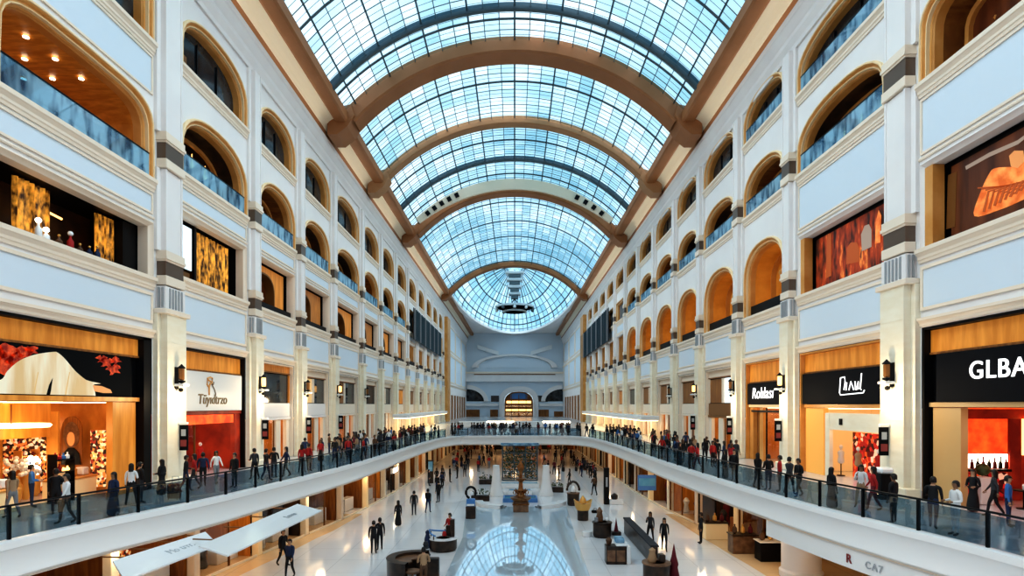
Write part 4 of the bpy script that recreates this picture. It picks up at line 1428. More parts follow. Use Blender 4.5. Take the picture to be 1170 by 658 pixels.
specs = [('bay with a bright white mezzanine showcase, fourth of the right wall', 'blue_screen', 'goods_dark', 'gold_dark'), ('tall brown shop, fifth bay of the right wall', 'wood_dark', 'goods_dark', 'cream'),
         ('shop with small dark mezzanine window, sixth bay of the right wall', 'navy_louvre', 'warm_wall', 'cream'), ('lit shop over a long canopy, seventh bay of the right wall', 'wood', 'goods_warm', 'cream'),
         ('lit shop over a long canopy, eighth bay of the right wall', 'dark_pane', 'goods_warm', 'cream'), ('distant lit shop, ninth bay of the right wall', 'wood', 'goods_dark', 'cream'),
         ('distant lit shop, tenth bay of the right wall', 'wood_dark', 'goods_warm', 'cream'), ('distant lit shop, eleventh bay of the right wall', 'goods_dark', 'goods_dark', 'cream'),
         ('distant lit shop, twelfth bay of the right wall', 'wood', 'goods_warm', 'cream'), ('distant lit shop, thirteenth bay of the right wall', 'wood_dark', 'goods_dark', 'cream')]
right_far = []
for k, (lab, mz, bk_, st_) in enumerate(specs):
    i = k + 3
    s = shopfront(1, i, style(wood='cream', sign=(-.05, .135), board=None, back=bk_, lintel=st_, frame='cream', ceiling='warm_wall', jambs=((0, .14), (.5, .66), (.9, 1)), depth=4.0 if k < 6 else 2.5, panes=((.14, .5),)), lab)
    za, zb_ = H(.012), s['z1'] - .05
    MB(s['T']).box(.28, .44, s['a'], s['b'], s['z0'], za - .06).build('white_strip', st_, s['t'])
    n = 2 if k in (0, 2, 3) else 1
    for j in range(n):
        y0_ = s['a'] + (s['b'] - s['a']) * (j / n) + .25
        y1_ = s['a'] + (s['b'] - s['a']) * ((j + 1) / n) - .25
        MB(s['T']).box(.36, .40, y0_, y1_, za, zb_).build('mezzanine_pane', mz if j == 0 else 'wood_dark', s['t'])
        MB(s['T']).box(.26, .42, y0_ - .2, y0_ - .01, za, zb_).build('mezzanine_frame', 'cream', s['t'])
        MB(s['T']).box(.26, .42, y1_ + .01, y1_ + .2, za, zb_).build('mezzanine_frame', 'cream', s['t'])
    right_far.append(s)

# long pale canopies over the far gallery shops
for side, y0, y1 in ((-1, 80.5, 128.0), (1, 68.0, 128.0)):
    cy = (y0 + y1) / 2
    t = thing('canopy', f'long pale canopy along the far shops of the {SIDE_NAME[side]} gallery', 'canopy', (side * (W - 2.0), cy, H(-.10)))
    MB().box(-1.1, 1.1, y0 - cy, y1 - cy, 0, .55, c=.06).build('canopy_roof', 'lamp_cream' if 'lamp_cream' in MATS else 'counter_white', t)
    MB().box(-1.0, 1.0, y0 - cy + .2, y1 - cy - .2, -.08, -.01).build('canopy_light', 'warm_light', t)
    br = MB()
    for k in range(9):
        yy = y0 - cy + 1 + (y1 - y0 - 2) * k / 8
        br.tube([(side * 1.05, yy, .3), (side * 1.22, yy, .3)], .05, 6)
    br.build('wall_bracket', 'grille', t)

for side, y0, y1, r0, r1 in ((-1, 98.5, 134.5, .63, .93), (1, 106, 150, .66, 1.0)):
    cy = (y0 + y1) / 2
    t = thing('louvre_screen', f'wide dark louvred screen hanging over the far windows of the {SIDE_NAME[side]} wall', 'screen', (side * (W - .62), cy, H(r0)))
    MB().box(side * -.02, side * -.10, y0 - cy, y1 - cy, 0, H(r1) - H(r0)).build('screen_panel', 'navy_louvre', t)
    n = 24
    for k in range(n):
        yy = y0 - cy + (y1 - y0) * (k + .5) / n
        MB().box(side * -.105, side * -.32, yy - .09, yy + .09, .05, H(r1) - H(r0) - .05).build('fin', 'bar_thick' if k % 4 else 'grille', t)
# lanterns on the pilasters
for side, P in ((-1, PL), (1, PR)):
    for i in range(1, 6):
        y = P[i]
        nm = ORD[i - 1]
        t = thing('wall_lantern', f'black wall lantern with amber glass on the {nm} pilaster of the {SIDE_NAME[side]} wall', 'wall lamp', (side * (W - .60), y - .1, H(.062)), kind=None)
        t.scale = (.85, .8, .78)
        sx = -side
        MB().box(0, sx * .05, -.18, .18, -.35, 1.1).build('back_plate', 'black', t)
        MB().lathe([(.02, 1.3), (.10, 1.2), (.24, 1.05), (.20, 1.0)], (sx * .32, 0, 0), 8).build('lantern_cap', 'black', t)
        MB().lathe([(.12, .22), (.17, .3), (.17, .98), (.1, 1.0)], (sx * .32, 0, 0), 8).build('lantern_glass', 'gold_dark' if i % 2 else 'lamp_amber', t)
        MB().lathe([(.02, .0), (.22, .1), (.22, .2), (.1, .21)], (sx * .32, 0, 0), 8).build('lantern_base', 'black', t)
        MB().box(sx * .05, sx * .62, -.34, .34, -.18, -.02, c=.02).build('bracket_shelf', 'counter_white', t)
        MB().sphere((sx * .28, 0, -.42), .14, 10).build('bracket_knob', 'black', t, smooth=True)
        if i < 5:
            t = thing('blade_sign', f'small dark poster sign on the {nm} pilaster of the {SIDE_NAME[side]} wall', 'sign', (side * (W - .60), y + .1, H(-.135)))
            MB().box(0, sx * .5, -.05, .05, 1.45, 1.58, c=.015).build('arm', 'counter_white', t)
            MB().box(sx * .06, sx * .5, -.04, .04, .1, 1.43, c=.01).build('board', 'black_sign', t)
            MB().box(sx * .12, sx * .44, -.055, -.041, .3, .65).build('printed_panel', 'red_letter', t)
            MB().box(sx * .16, sx * .40, -.055, -.041, .85, 1.2).build('printed_panel', 'grey_letter', t)

# ------------------------------------------------------------------ lower level shops under the gallery
GL = [(-15.6, 22), (-14.9, 28), (-13.7, 35), (-12.7, 41), (-11.9, 48), (-11.5, 57), (-11.2, 68), (-11.2, 106)]
GR = [(11.6, 106), (11.6, 68), (11.6, 57), (11.9, 47.5), (13.2, 37.5), (15.0, 30.6)]


def lower_shop(p, length, rz, k, label, bk, kind):
    t = thing('shopfront', label, 'shopfront', (p[0], p[1], 0), rz)
    h, L = 3.08, length - .06
    MB().box(.02, .42, 0, .42, .012, h, c=.03).build('pillar', ['stone', 'cream', 'warm_cream'][k % 3], t)
    MB().box(.44, L, .02, .32, 2.62, h).build('fascia_board', ['warm_cream', 'wood_dark', 'cream', 'counter_white'][kind], t)
    if kind != 1:
        MB().box(.44, L * .55, .12, .14, .1, 2.6).build('display_pane', 'shop_glass', t)
        for x in (.44, L * .55 - .06):
            MB().box(x, x + .06, .08, .18, .012, 2.6).build('pane_frame', 'black' if kind % 2 else 'gold_dark', t)
    D = 3.2
    for xx in (.42, L):
        MB().add([(xx, .43, .012), (xx, D, .012), (xx, D, h), (xx, .43, h)], [(0, 1, 2, 3)]).build('side_lining', ['wood', 'wood_dark', 'wood_dark', 'dark_in'][kind], t)
    MB().add([(.42, D, .012), (L, D, .012), (L, D, h), (.42, D, h)], [(0, 1, 2, 3)]).build('back_wall', bk, t)
    MB().box(.7, L - .3, 1.2, 1.45, h - .12, h - .03).build('ceiling_light', 'warm_light', t)
    MB().box(.44, L, -.02, .1, .012, .12).build('threshold', 'stone', t)
    for j in range(3):
        r2 = random.Random(k * 7 + j + (p[0] > 0) * 100)
        xx = L * (.2 + .14 * j)
        if kind == 1: xx = L * (.15 + .15 * j)
        hh = r2.uniform(.9, 1.9)
        MB().lathe([(.2, .012), (.24, .1), (.16, hh * .5), (.26, hh * .75), (.12, hh * .95), (.001, hh)], (xx, r2.uniform(.9, 2.2), 0), 10).build('display_figure', r2.choice(['c_black', 'kiosk_dark', 'c_brown', 'c_char', 'c_wine', 'counter_white']), t, smooth=True)
    c = MB().box(L * .6, L * .95, 1.0, 1.6, .012, 1.0, c=.03)
    c.build('counter', ['wood_dark', 'counter_white', 'kiosk_dark', 'wood'][(k + kind) % 4], t)
    if kind in (0, 3):
        b = MB()
        for j in range(4):
            b.box(L * .08 + .4, L * .5, D - .5, D - .06, .5 + j * .55, .55 + j * .55)
        b.build('shelves', 'gold_dark', t)
    return t


def shop_run(pts, n, side):
    pts2 = resample(pts, .25)
    step = len(pts2) / n
    for k in range(n):
        a = pts2[int(k * step)]
        b = pts2[min(int((k + 1) * step), len(pts2) - 1)]
        L = math.hypot(b[0] - a[0], b[1] - a[1])
        num = k if side < 0 else n - 1 - k
        bk = ['goods_warm', 'goods_dark', 'goods_dark', 'dark_in', 'goods_dark', 'wood_dark'][(k * 5 + (side > 0)) % 6]
        kd = (k * 3 + (side < 0)) % 4
        lab = f'{["warm lit", "dark fronted", "glass fronted", "pale fronted"][kd]} lower shop under the {SIDE_NAME[side]} gallery, {ORD[num]} along from the camera'
        lower_shop(a, L, math.atan2(b[1] - a[1], b[0] - a[0]), k, lab, bk, kd)


shop_run(GL, 17, -1)
shop_run(GR, 15, 1)
far_pts = [(-11.1, 106.3), (11.5, 106.3)]
for k in range(5):
    lower_shop((-11.1 + k * 4.5, 106.4), 4.5, 0, k, f'distant lower shop across the far end, {ORD[k]} from the left', ['goods_dark', 'goods_warm', 'goods_dark', 'goods_red', 'goods_dark'][k], k % 4)

# back fill behind the lower shops so no light leaks under the gallery
for side, x0 in ((-1, -20.5), (1, 21.0)):
    o = MB().box(x0 - .2, x0, 12, 111, 0.0, 3.1).build('wall_lower_' + SIDE_NAME[side], 'wood_dark')
    tag(o, f'warm lit rear wall of the lower shops, {SIDE_NAME[side]} side', 'wall', kind='structure')
o = MB().box(-20, 20, 110.8, 111, 0, 3.1).build('wall_lower_far', 'wood_dark')
tag(o, 'dark rear wall of the lower level under the far gallery', 'wall', kind='structure')

# round column and lettered shop band on the right, canopies on the left
t = thing('round_column', 'fat round white column on the lower floor at the right', 'column', (14.05, 27.9, 0))
MB().lathe([(.98, .012), (1.0, .3), (.96, .34), (.90, .4), (.90, 3.0), (1.0, 3.1)], n=32).build('column_shaft', 'white', t, smooth=True)
t = thing('sign_band', 'white lettered shop band hanging under the right gallery edge', 'sign', (0, 0, GZ - 1.13))
bpts = [p for p in offset_path(EDGE, -.12) if p[0] > 0 and 9 < p[1] < 26.6]
rows = []
for x, y in bpts:
    rows.append([(x, y, 0), (x - .03, y, -.02), (x - .03, y, -.74), (x + .25, y, -.74), (x + .25, y, 0)])
MB().strip(rows).build('band', 'fascia', t)
for body, px, sz, m, dz_ in (('R', 966, .46, 'red_letter', 0), ('CA7', 991, .36, 'grey_letter', 0)):
    y = 13.0 * F / (px - 588.0)
    x = edge_x(y, 1) + .06
    y = x * F / (px - 588.0)
    n0 = min(bpts, key=lambda p: abs(p[1] - y))
    k = bpts.index(n0)
    tx = Vector((bpts[k + 1][0] - bpts[k - 1][0], bpts[k + 1][1] - bpts[k - 1][1], 0)).normalized()
    if tx.y > 0: tx = -tx
    text_mesh(body, sz, 'lettering', m, t, (n0[0] - .06, n0[1], -.40), tx, (0, 0, 1), .012, bold=.004, spacing=1.25)


def canopy(label, front, back, zf, zb, text):
    """thin sloping white canopy: front and back edges as two plan points each"""
    c = Vector(((front[0][0] + back[1][0]) / 2, (front[0][1] + front[1][1]) / 2, zf))
    t = thing('canopy', label, 'canopy', c)
    f = [(front[0][0] - c.x, front[0][1] - c.y, 0), (front[1][0] - c.x, front[1][1] - c.y, 0), (back[1][0] - c.x, back[1][1] - c.y, zb - zf), (back[0][0] - c.x, back[0][1] - c.y, zb - zf)]
    MB().prism(f, (0, 0, .07)).build('canopy_sheet', 'counter_white', t)
    for k in range(4):
        q = (k + .5) / 4
        x = back[0][0] + (back[1][0] - back[0][0]) * q - c.x
        y = back[0][1] + (back[1][1] - back[0][1]) * q - c.y
        MB().tube([(x + .1, y, zb - zf + .02), (x - .9, y, zb - zf + .05)], .03, 6).build('support_rod', 'gold_dark', t)
    q, body = text
    o = (f[0][0] * (1 - q) + f[1][0] * q) * .5 + (f[3][0] * (1 - q) + f[2][0] * q) * .5
    oy = (f[0][1] * (1 - q) + f[1][1] * q) * .5 + (f[3][1] * (1 - q) + f[2][1] * q) * .5
    xd = Vector(f[1]) - Vector(f[0])
    yd = (Vector(f[3]) - Vector(f[0]))
    yd = yd - yd.project(xd)
    text_mesh(body, .42, 'lettering', 'grey_letter', t, (o, oy, (zb - zf) / 2 + .085), xd, yd, .008)


canopy('longer white sloping canopy under the left gallery', ((-10.75, 21.3), (-10.3, 30.4)), ((-12.0, 21.6), (-11.75, 30.8)), 2.72, 3.0, (.74, 'Lerrts'))
canopy('shorter white sloping canopy nearer the left edge', ((-12.75, 18.6), (-12.2, 23.4)), ((-13.85, 19.6), (-13.1, 24.1)), 2.62, 2.98, (.62, 'Mo trrr.'))

# ------------------------------------------------------------------ lower floor furnishings


def at(px, py):
    return Gpx(px, py)


def kiosk_round(label, px, py, r, h, body, top, extras=None, rim=None, name='round_kiosk'):
    x, y = at(px, py)
    t = thing(name, label, 'kiosk', (x, y, .006))
    MB().lathe([(r * .92, 0), (r * .92, .08), (r, .1), (r * 1.02, h * .9), (r * .98, h * .92)], n=28).build('counter_body', body, t, smooth=True)
    MB().lathe([(r * .55, h * .93), (r * 1.1, h * .93), (r * 1.1, h), (r * .55, h), (r * .55, h * .93)], n=28).build('counter_top', top, t, smooth=True)
    MB().lathe([(r * .5, .08), (r * .5, h * .7)], n=20).build('core', 'kiosk_brown', t)
    if rim:
        pts = [(r * 1.02 * math.cos(q), r * 1.02 * math.sin(q), h + .45 - .25 * abs(math.sin(q))) for q in [PI * .45 + PI * .9 * k / 14 for k in range(15)]]
        MB().tube(pts, .05, 8).build('rim_rail', rim, t, smooth=True)
        p = MB()
        for q in (PI * .5, PI * .9, PI * 1.3):
            p.tube([(r * 1.02 * math.cos(q), r * 1.02 * math.sin(q), h * .95), (r * 1.02 * math.cos(q), r * 1.02 * math.sin(q), h + .3)], .03, 6)
        p.build('rail_posts', 'kiosk_dark', t)
    return t


# left row
x, y = at(474, 660)
t = thing('curved_desk', 'dark brown curved desk at the lower left of the pale blue floor strip', 'desk', (x, y, .006))
MB().lathe([(1.25, 0), (1.32, .1), (1.35, .95), (1.38, 1.02), (.95, 1.02), (.95, .9), (1.05, .8), (1.05, 0)], n=26, a0=PI * .38, a1=PI * 1.45).build('desk_front', 'kiosk_dark', t, smooth=True)
MB().lathe([(.2, .80), (1.03, .82), (1.03, .88), (.2, .86), (.2, .80)], n=22, a0=PI * .4, a1=PI * 1.4).build('desk_top', 'kiosk_brown', t)
MB().box(.1, 1.2, -.25, .1, .0, 1.0, c=.05).build('desk_end', 'kiosk_dark', t)
MB().lathe([(.5, 0), (.5, .05), (.05, .06), (.05, .5), (.35, .52), (.38, .62), (.05, .64)], (.05, -.9, 0), 16).build('stool', 'kiosk_brown', t, smooth=True)
x, y = at(486.5, 646)
t = thing('stanchion_statue', 'grey dark tapered bollard between the curved desk and the round kiosk', 'bollard', (x, y, .006))
MB().lathe([(.30, 0), (.30, .12), (.24, .16), (.22, .5), (.26, .56), (.20, .62), (.18, .95), (.11, 1.0), (.15, 1.1), (.10, 1.24), (.02, 1.28)], n=14).build('bollard_body', 'c_char', t, smooth=True)
MB().lathe([(.19, .66), (.205, .7), (.205, .86), (.19, .9)], n=14).build('bollard_band', 'grey_letter', t)
t = kiosk_round('low round dark kiosk with a blue rail and two dark posts', 506.5, 628, .78, .72, 'kiosk_dark', 'counter_white', rim='kiosk_blue')
for dx, dy_, h in ((.25, .35, 1.35), (.52, .1, 1.75)):
    MB().box(dx - .13, dx + .13, dy_ - .13, dy_ + .13, .73, h, c=.03).build('display_post', 'kiosk_dark', t)
MB().lathe([(.05, .73), (.14, .8), (.10, 1.0), (.04, 1.05)], (.05, .1, 0), 10).build('red_vase', 'c_red', t, smooth=True)
MB().lathe([(.10, 0), (.18, .15), (.18, .7), (.1, .95), (.13, 1.1), (.02, 1.2)], (-.88, -.25, .0), 12).build('side_bollard', 'c_navy', t, smooth=True)
x, y = at(538, 592)
t = thing('information_totem', 'black and blue totem with an open ring on top, left of the blue strip', 'totem', (x, y, .006))
MB().box(-.36, .36, -.3, .3, 0, .9, c=.04).build('totem_base', 'kiosk_dark', t)
MB().box(-.32, .32, -.27, .27, .91, 1.45, c=.05).build('totem_body', 'kiosk_blue', t)
MB().box(-.28, .28, -.28, -.275, .95, 1.1).build('totem_screen', 'counter_white', t)
MB().tube([(.36 * math.cos(q), 0, 1.9 + .42 * math.sin(q)) for q in [PI * 2 * k / 20 - .6 for k in range(17)]], .09, 8).build('totem_ring', 'black', t, smooth=True)
MB().sphere((.05, -.05, 1.85), .16, 10).build('totem_globe', 'counter_white', t, smooth=True)
for k, (px, py, lab) in enumerate(((549, 572, 'low dark planter with small shrubs by the black and blue totem'), (556, 553, 'dark planter box with shrubs before the far crowd, left of the fountain'), (634, 562, 'dark planter with shrubs at the right of the fountain'))):
    x, y = at(px, py)
    t = thing('planter', lab, 'planter', (x, y, .006))
    MB().box(-.8, .8, -.35, .35, 0, .5, c=.04).build('planter_box', 'kiosk_dark', t)
    lf = MB()
    r2 = random.Random(k)
    for j in range(60):
        p = Vector((r2.uniform(-.75, .75), r2.uniform(-.3, .3), .5 + abs(r2.gauss(0, .22))))
        d = Vector((r2.uniform(-1, 1), r2.uniform(-1, 1), r2.uniform(.2, 1))).normalized() * .22
        n = d.cross(Vector((r2.uniform(-1, 1), r2.uniform(-1, 1), .3))).normalized() * .06
        lf.add([tuple(p), tuple(p + d * .5 + n), tuple(p + d), tuple(p + d * .5 - n)], [(0, 1, 2, 3)])
    lf.build('foliage', 'leaf', t)
# centre fountain
x, y = at(595, 584)
fx, fy = x, y
t = thing('fountain', 'bronze tiered fountain sculpture on a brown plinth at the end of the blue strip', 'fountain', (x, y, .006))
MB().box(-.60, .60, -.5, .5, 0, .55, c=.03).build('plinth', 'kiosk_brown', t)
MB().box(-.66, .66, -.55, .55, .55, .66, c=.03).build('plinth_cap', 'bronze', t)
MB().box(-.58, .58, -.48, .48, .66, .8, c=.03).build('plinth_step', 'kiosk_brown', t)
MB().lathe([(.55, .80), (.80, 1.0), (.84, 1.12), (.6, 1.12), (.35, 1.25), (.22, 1.5), (.30, 1.65), (.18, 1.8), (.14, 2.3), (.26, 2.4), (.42, 2.55), (.45, 2.62), (.14, 2.62), (.11, 3.1), (.22, 3.25), (.30, 3.45), (.22, 3.7), (.08, 3.9), (.04, 4.1)],
           n=22).build('sculpture', 'bronze', t, smooth=True)
for k in range(8):
    sc = MB()
    q = 2 * PI * k / 8
    c, s_ = math.cos(q), math.sin(q)
    sc.tube([(.25 * c, .25 * s_, 1.4), (.55 * c, .55 * s_, 1.7), (.6 * c, .6 * s_, 1.45), (.5 * c, .5 * s_, 1.3)], [.05, .05, .04, .02], 6)
    sc.build('scroll_arm', 'bronze', t, smooth=True)
t = thing('stepped_rim', 'white curved stepped platform with blue water basins behind the bronze fountain', 'platform', (fx, fy + 3.6, .006))
st = MB()
for k, (ra, rb, z) in enumerate(((3.9, 3.2, .28), (3.2, 2.7, .16))):
    for a0, a1 in ((PI * 1.0, PI * 1.36), (PI * 1.64, PI * 2.0)):
        rows = []
        for j in range(13):
            q = a0 + (a1 - a0) * j / 12
            c, s_ = math.cos(q), math.sin(q)
            rows.append([(ra * c, ra * .8 * s_, 0), (ra * c, ra * .8 * s_, z), (rb * c, rb * .8 * s_, z), (rb * c, rb * .8 * s_, 0)])
        st.strip(rows)
st.build('step', 'counter_white', t)
for k, (y0, y1, w, z) in enumerate(((.4, 2.2, 1.5, .35), (4.6, 6.2, 1.15, .4), (9.0, 10.6, 2.0, .45))):
    b = MB()
    b.box(-w, w, y0, y0 + .14, 0, z)
    b.box(-w, w, y1 - .14, y1, 0, z)
    b.box(-w, -w + .14, y0 + .14, y1 - .14, 0, z)
    b.box(w - .14, w, y0 + .14, y1 - .14, 0, z)
    b.build('basin_wall', 'kiosk_blue' if k == 0 else 'counter_white', t)
    MB().box(-w + .15, w - .15, y0 + .15, y1 - .15, .01, z - .08).build('basin_water', 'water', t)
for px, py, nm in ((567, 566, 'left'), (624, 566, 'right')):
    x, y = at(px, py)
    t = thing('flared_plinth', f'tall white flared plinth on the {nm} of the bronze fountain', 'plinth', (x, y, .006))
    MB().lathe([(.72, 0), (.72, .1), (.6, .4), (.46, 1.1), (.36, 2.0), (.30, 2.7), (.32, 2.8), (.001, 2.85)], n=18).build('plinth_body', 'counter_white', t, smooth=True)
# pavilion of glass and climbing plants behind the fountain
x, y = at(594, 549)
t = thing('garden_pavilion', 'dark glazed lattice pavilion full of plants behind the bronze fountain', 'pavilion', (x, y, .006))
fr = MB()
w, dpt, h = 1.95, 2.0, 3.9
for sx in (-w, -w / 3, w / 3, w):
    for sy in (0, dpt):
        fr.box(sx - .05, sx + .05, sy - .05, sy + .05, 0, h)
for z in (.0, 1.0, 2.0, 3.0, h - .08):
    for sy in (0, dpt):
        fr.box(-w, w, sy - .04, sy + .04, z, z + .08)
    for sx in (-w, w):
        fr.box(sx - .04, sx + .04, 0, dpt, z, z + .08)
fr.build('frame', 'bar_thick', t)
MB().prism([(-w - .2, -.2, h), (w + .2, -.2, h), (w + .2, dpt + .2, h), (-w - .2, dpt + .2, h)], (0, 0, .14)).build('roof', 'blue_glass', t)
lf = MB()
r2 = random.Random(5)
for j in range(1500):
    p = Vector((r2.uniform(-1.8, 1.8), r2.uniform(.1, 1.9), r2.uniform(.2, 3.4)))
    d = Vector((r2.uniform(-1, 1), r2.uniform(-1, .4), r2.uniform(-.6, .8))).normalized() * r2.uniform(.18, .38)
    n = d.cross(Vector((r2.uniform(-1, 1), r2.uniform(-1, 1), .3))).normalized() * .07
    lf.add([tuple(p), tuple(p + d * .5 + n), tuple(p + d), tuple(p + d * .5 - n)], [(0, 1, 2, 3)], r2.choice([0, 0, 0, 1, 2]))
lf.build('foliage', ['leaf', 'gold', 'blue_glass'], t)
# right row
kiosk_round('dark round kiosk with an open hood, right of the blue strip end', 655, 577, .5, 1.05, 'kiosk_dark', 'kiosk_brown', name='hooded_kiosk')
t = bpy.data.objects['hooded_kiosk']
MB().tube([(.52 * math.cos(q), .1, 1.2 + .75 * math.sin(q)) for q in [PI * k / 14 for k in range(15)]], .1, 8).build('hood', 'kiosk_dark', t, smooth=True)
MB().lathe([(.02, 1.07), (.2, 1.1), (.22, 1.4), (.1, 1.6), (.001, 1.66)], (0, 0, 0), 12).build('white_bust', 'counter_white', t, smooth=True)
x, y = at(666, 594)
t = thing('cup_kiosk', 'golden cup shaped kiosk with a dark foot and white top', 'kiosk', (x, y, .006))
MB().lathe([(.40, 0), (.42, .72), (.46, .75)], n=22).build('foot', 'kiosk_dark', t, smooth=True)
cup = MB()
rows = []
for k in range(25):
    q = 2 * PI * k / 24
    hh = 1.25 + .28 * abs(math.cos(q)) ** 3
    rows.append([(.46 * math.cos(q), .46 * math.sin(q), .74), (.58 * math.cos(q), .58 * math.sin(q), 1.0), (.68 * math.cos(q), .68 * math.sin(q), hh), (.60 * math.cos(q), .60 * math.sin(q), hh), (.48 * math.cos(q), .48 * math.sin(q), 1.0)])
cup.strip(rows)
cup.build('cup', 'kiosk_gold', t, smooth=True)
MB().lathe([(.001, 1.0), (.5, 1.02), (.52, 1.12), (.001, 1.16)], n=20).build('white_top', 'counter_white', t, smooth=True)
MB().lathe([(.12, 1.15), (.26, 1.25), (.22, 1.5), (.06, 1.75), (.001, 1.8)], n=12).build('ornament', 'kiosk_gold', t, smooth=True)
x, y = at(680, 586)
t = thing('floor_bag', 'small dark bag lying on the floor behind the golden cup kiosk', 'bag', (x, y, .006))
MB().box(-.28, .28, -.14, .14, 0, .22, c=.06).build('bag_body', 'black', t)
MB().tube([(-.14, 0, .21), (-.1, 0, .34), (.1, 0, .34), (.14, 0, .21)], .02, 6).build('bag_handle', 'black', t)
t = kiosk_round('dark round kiosk with merchandise and a white lamp, behind the rectangular counter', 688, 613, .58, .95, 'kiosk_dark', 'kiosk_dark', name='dark_kiosk')
MB().lathe([(.2, .96), (.24, 1.2), (.16, 1.5), (.2, 1.62), (.05, 1.85), (.001, 1.88)], (-.15, .1, 0), 12).build('brown_bust', 'kiosk_brown', t, smooth=True)
MB().sphere((.28, -.1, 1.12), .14, 10).build('white_globe', 'counter_white', t, smooth=True)
MB().box(-.5, -.3, -.35, .0, .96, 1.25, c=.03).build('box_of_goods', 'c_grey', t)
MB().lathe([(.30, 0), (.34, .3), (.30, .34), (.001, .35)], (-.95, .1, 0), 14).build('side_dish', 'counter_white', t, smooth=True)
x, y = at(704, 611)
t = thing('cone_figurine', 'small red brown cone ornament on a dark base beside the low wall', 'ornament', (x, y, .006))
MB().box(-.3, .3, -.22, .22, 0, .22, c=.03).build('base', 'kiosk_dark', t)
MB().lathe([(.15, .22), (.1, .5), (.05, .8), (.001, 1.15)], n=12).build('cone', 'c_wine', t, smooth=True)
x, y = at(705, 643)
t = thing('counter_kiosk', 'rectangular dark counter with white top and blue glass case, right of the blue strip', 'kiosk', (x, y, .006))
MB().box(-.62, .45, -.35, .35, 0, .95, c=.03).build('counter_body', 'kiosk_dark', t)
MB().box(-.1, .5, -.38, .9, .96, 1.04, c=.02).build('counter_top', 'counter_white', t)
MB().box(.46, .66, -.37, .9, 0, .95, c=.02).build('white_end', 'counter_white', t)
MB().box(-.05, .40, .0, .7, 1.05, 1.28, c=.02).build('glass_case', 'blue_glass', t)
for k in range(2):
    MB().box(-.58 + k * .5, -.14 + k * .5, -.365, -.352, .15, .75).build('front_panel', 'kiosk_brown', t)
MB().lathe([(.1, .96), (.14, 1.05), (.17, 1.2), (.08, 1.32), (.001, 1.36)], (-.42, .1, 0), 12).build('dark_bust', 'c_brown', t, smooth=True)
xa, ya_ = at(746, 646)
xb, yb_ = at(711, 609)
t = thing('low_wall', 'long low dark wall running back beside the rectangular counter', 'low wall', (7.35, (ya_ + yb_) / 2, .006))
L_ = (yb_ - ya_) / 2
MB().prism([(-.16, -L_, 0), (.16, -L_, 0), (.16, -L_, .95), (-.16, -L_, .95)], (0, 2 * L_, 0)).build('wall_body', 'kiosk_dark', t)
MB().box(-.22, .22, -L_, L_, .96, 1.04).build('wall_cap', 'c_char', t)
t = kiosk_round('dark round kiosk with a pink dressed figure at the bottom right of the floor', 750, 664, .62, .92, 'kiosk_dark', 'kiosk_brown', name='corner_kiosk')
MB().lathe([(.18, .93), (.22, 1.1), (.14, 1.35), (.16, 1.5), (.001, 1.62)], (-.2, 0, 0), 12).build('pink_bust', 'c_tan', t, smooth=True)
MB().box(.1, .4, -.2, .2, .93, 1.3, c=.05).build('dark_case', 'kiosk_dark', t)
x, y = at(770, 662)
t = thing('spire_ornament', 'dark red pointed spire standing beside the bottom right kiosk', 'ornament', (x, y, .006))
MB().lathe([(.24, 0), (.26, .2), (.18, .6), (.22, .75), (.12, 1.1), (.05, 1.5), (.001, 1.75)], n=12).build('spire', 'c_wine', t, smooth=True)
MB().lathe([(.25, .01), (.30, .03), (.30, .14), (.25, .16)], n=12).build('spire_foot', 'kiosk_dark', t)
x, y = at(700, 576)
t = thing('totem_counter', 'tall black totem with a low white bench, in front of the right lower shops', 'totem', (x, y, .006))
MB().box(-.75, -.32, -.2, .2, 0, 3.1, c=.03).build('totem', 'black', t)
MB().box(-.30, .85, -.3, .3, 0, .42, c=.03).build('bench', 'counter_white', t)
MB().lathe([(.2, .42), (.28, .5), (.3, .75), (.12, .9), (.001, .95)], (.15, 0, 0), 12).build('seat_cushion', 'kiosk_dark', t, smooth=True)
MB().box(-.62, -.45, -.215, -.2, 1.5, 2.3).build('totem_panel', 'grey_letter', t)
x, y = at(490, 574)
t = thing('hanging_banner', 'blue advertising panel hanging before the right lower shops', 'banner', (10.35, 44.5, 1.75))
MB().box(-.72, .72, -.05, .05, 0, 1.2, c=.02).build('panel', 'kiosk_blue', t)
MB().box(-.64, .64, -.062, -.052, .35, .95).build('printed_band', 'water', t)
MB().tube([(-.6, 0, 1.2), (-.6, 0, 1.36)], .02, 6).build('hanger', 'black', t)
MB().tube([(.6, 0, 1.2), (.6, 0, 1.36)], .02, 6).build('hanger', 'black', t)
t = thing('light_box', 'white light box sign over the lower left shops', 'sign', (-11.0, 52.0, 2.25))
MB().box(-.12, .12, -1.1, 1.1, 0, .5, c=.02).build('box_body', 'counter_white', t)
MB().box(.125, .135, -1.0, 1.0, .06, .44).build('lit_face', 'lamp_white', t)
MB().tube([(0, -.8, .5), (0, -.8, .85)], .02, 6).build('hanger', 'black', t)
MB().tube([(0, .8, .5), (0, .8, .85)], .02, 6).build('hanger', 'black', t)
x, y = at(492, 552)
t = thing('blue_pylon', 'slim blue lit pylon sign before the far lower left shops', 'sign', (x, y, .006))
MB().box(-.3, .3, -.12, .12, 0, 2.5, c=.03).build('pylon_body', 'kiosk_dark', t)
MB().box(-.24, .24, -.135, -.125, 1.3, 2.35).build('pylon_screen', 'water', t)
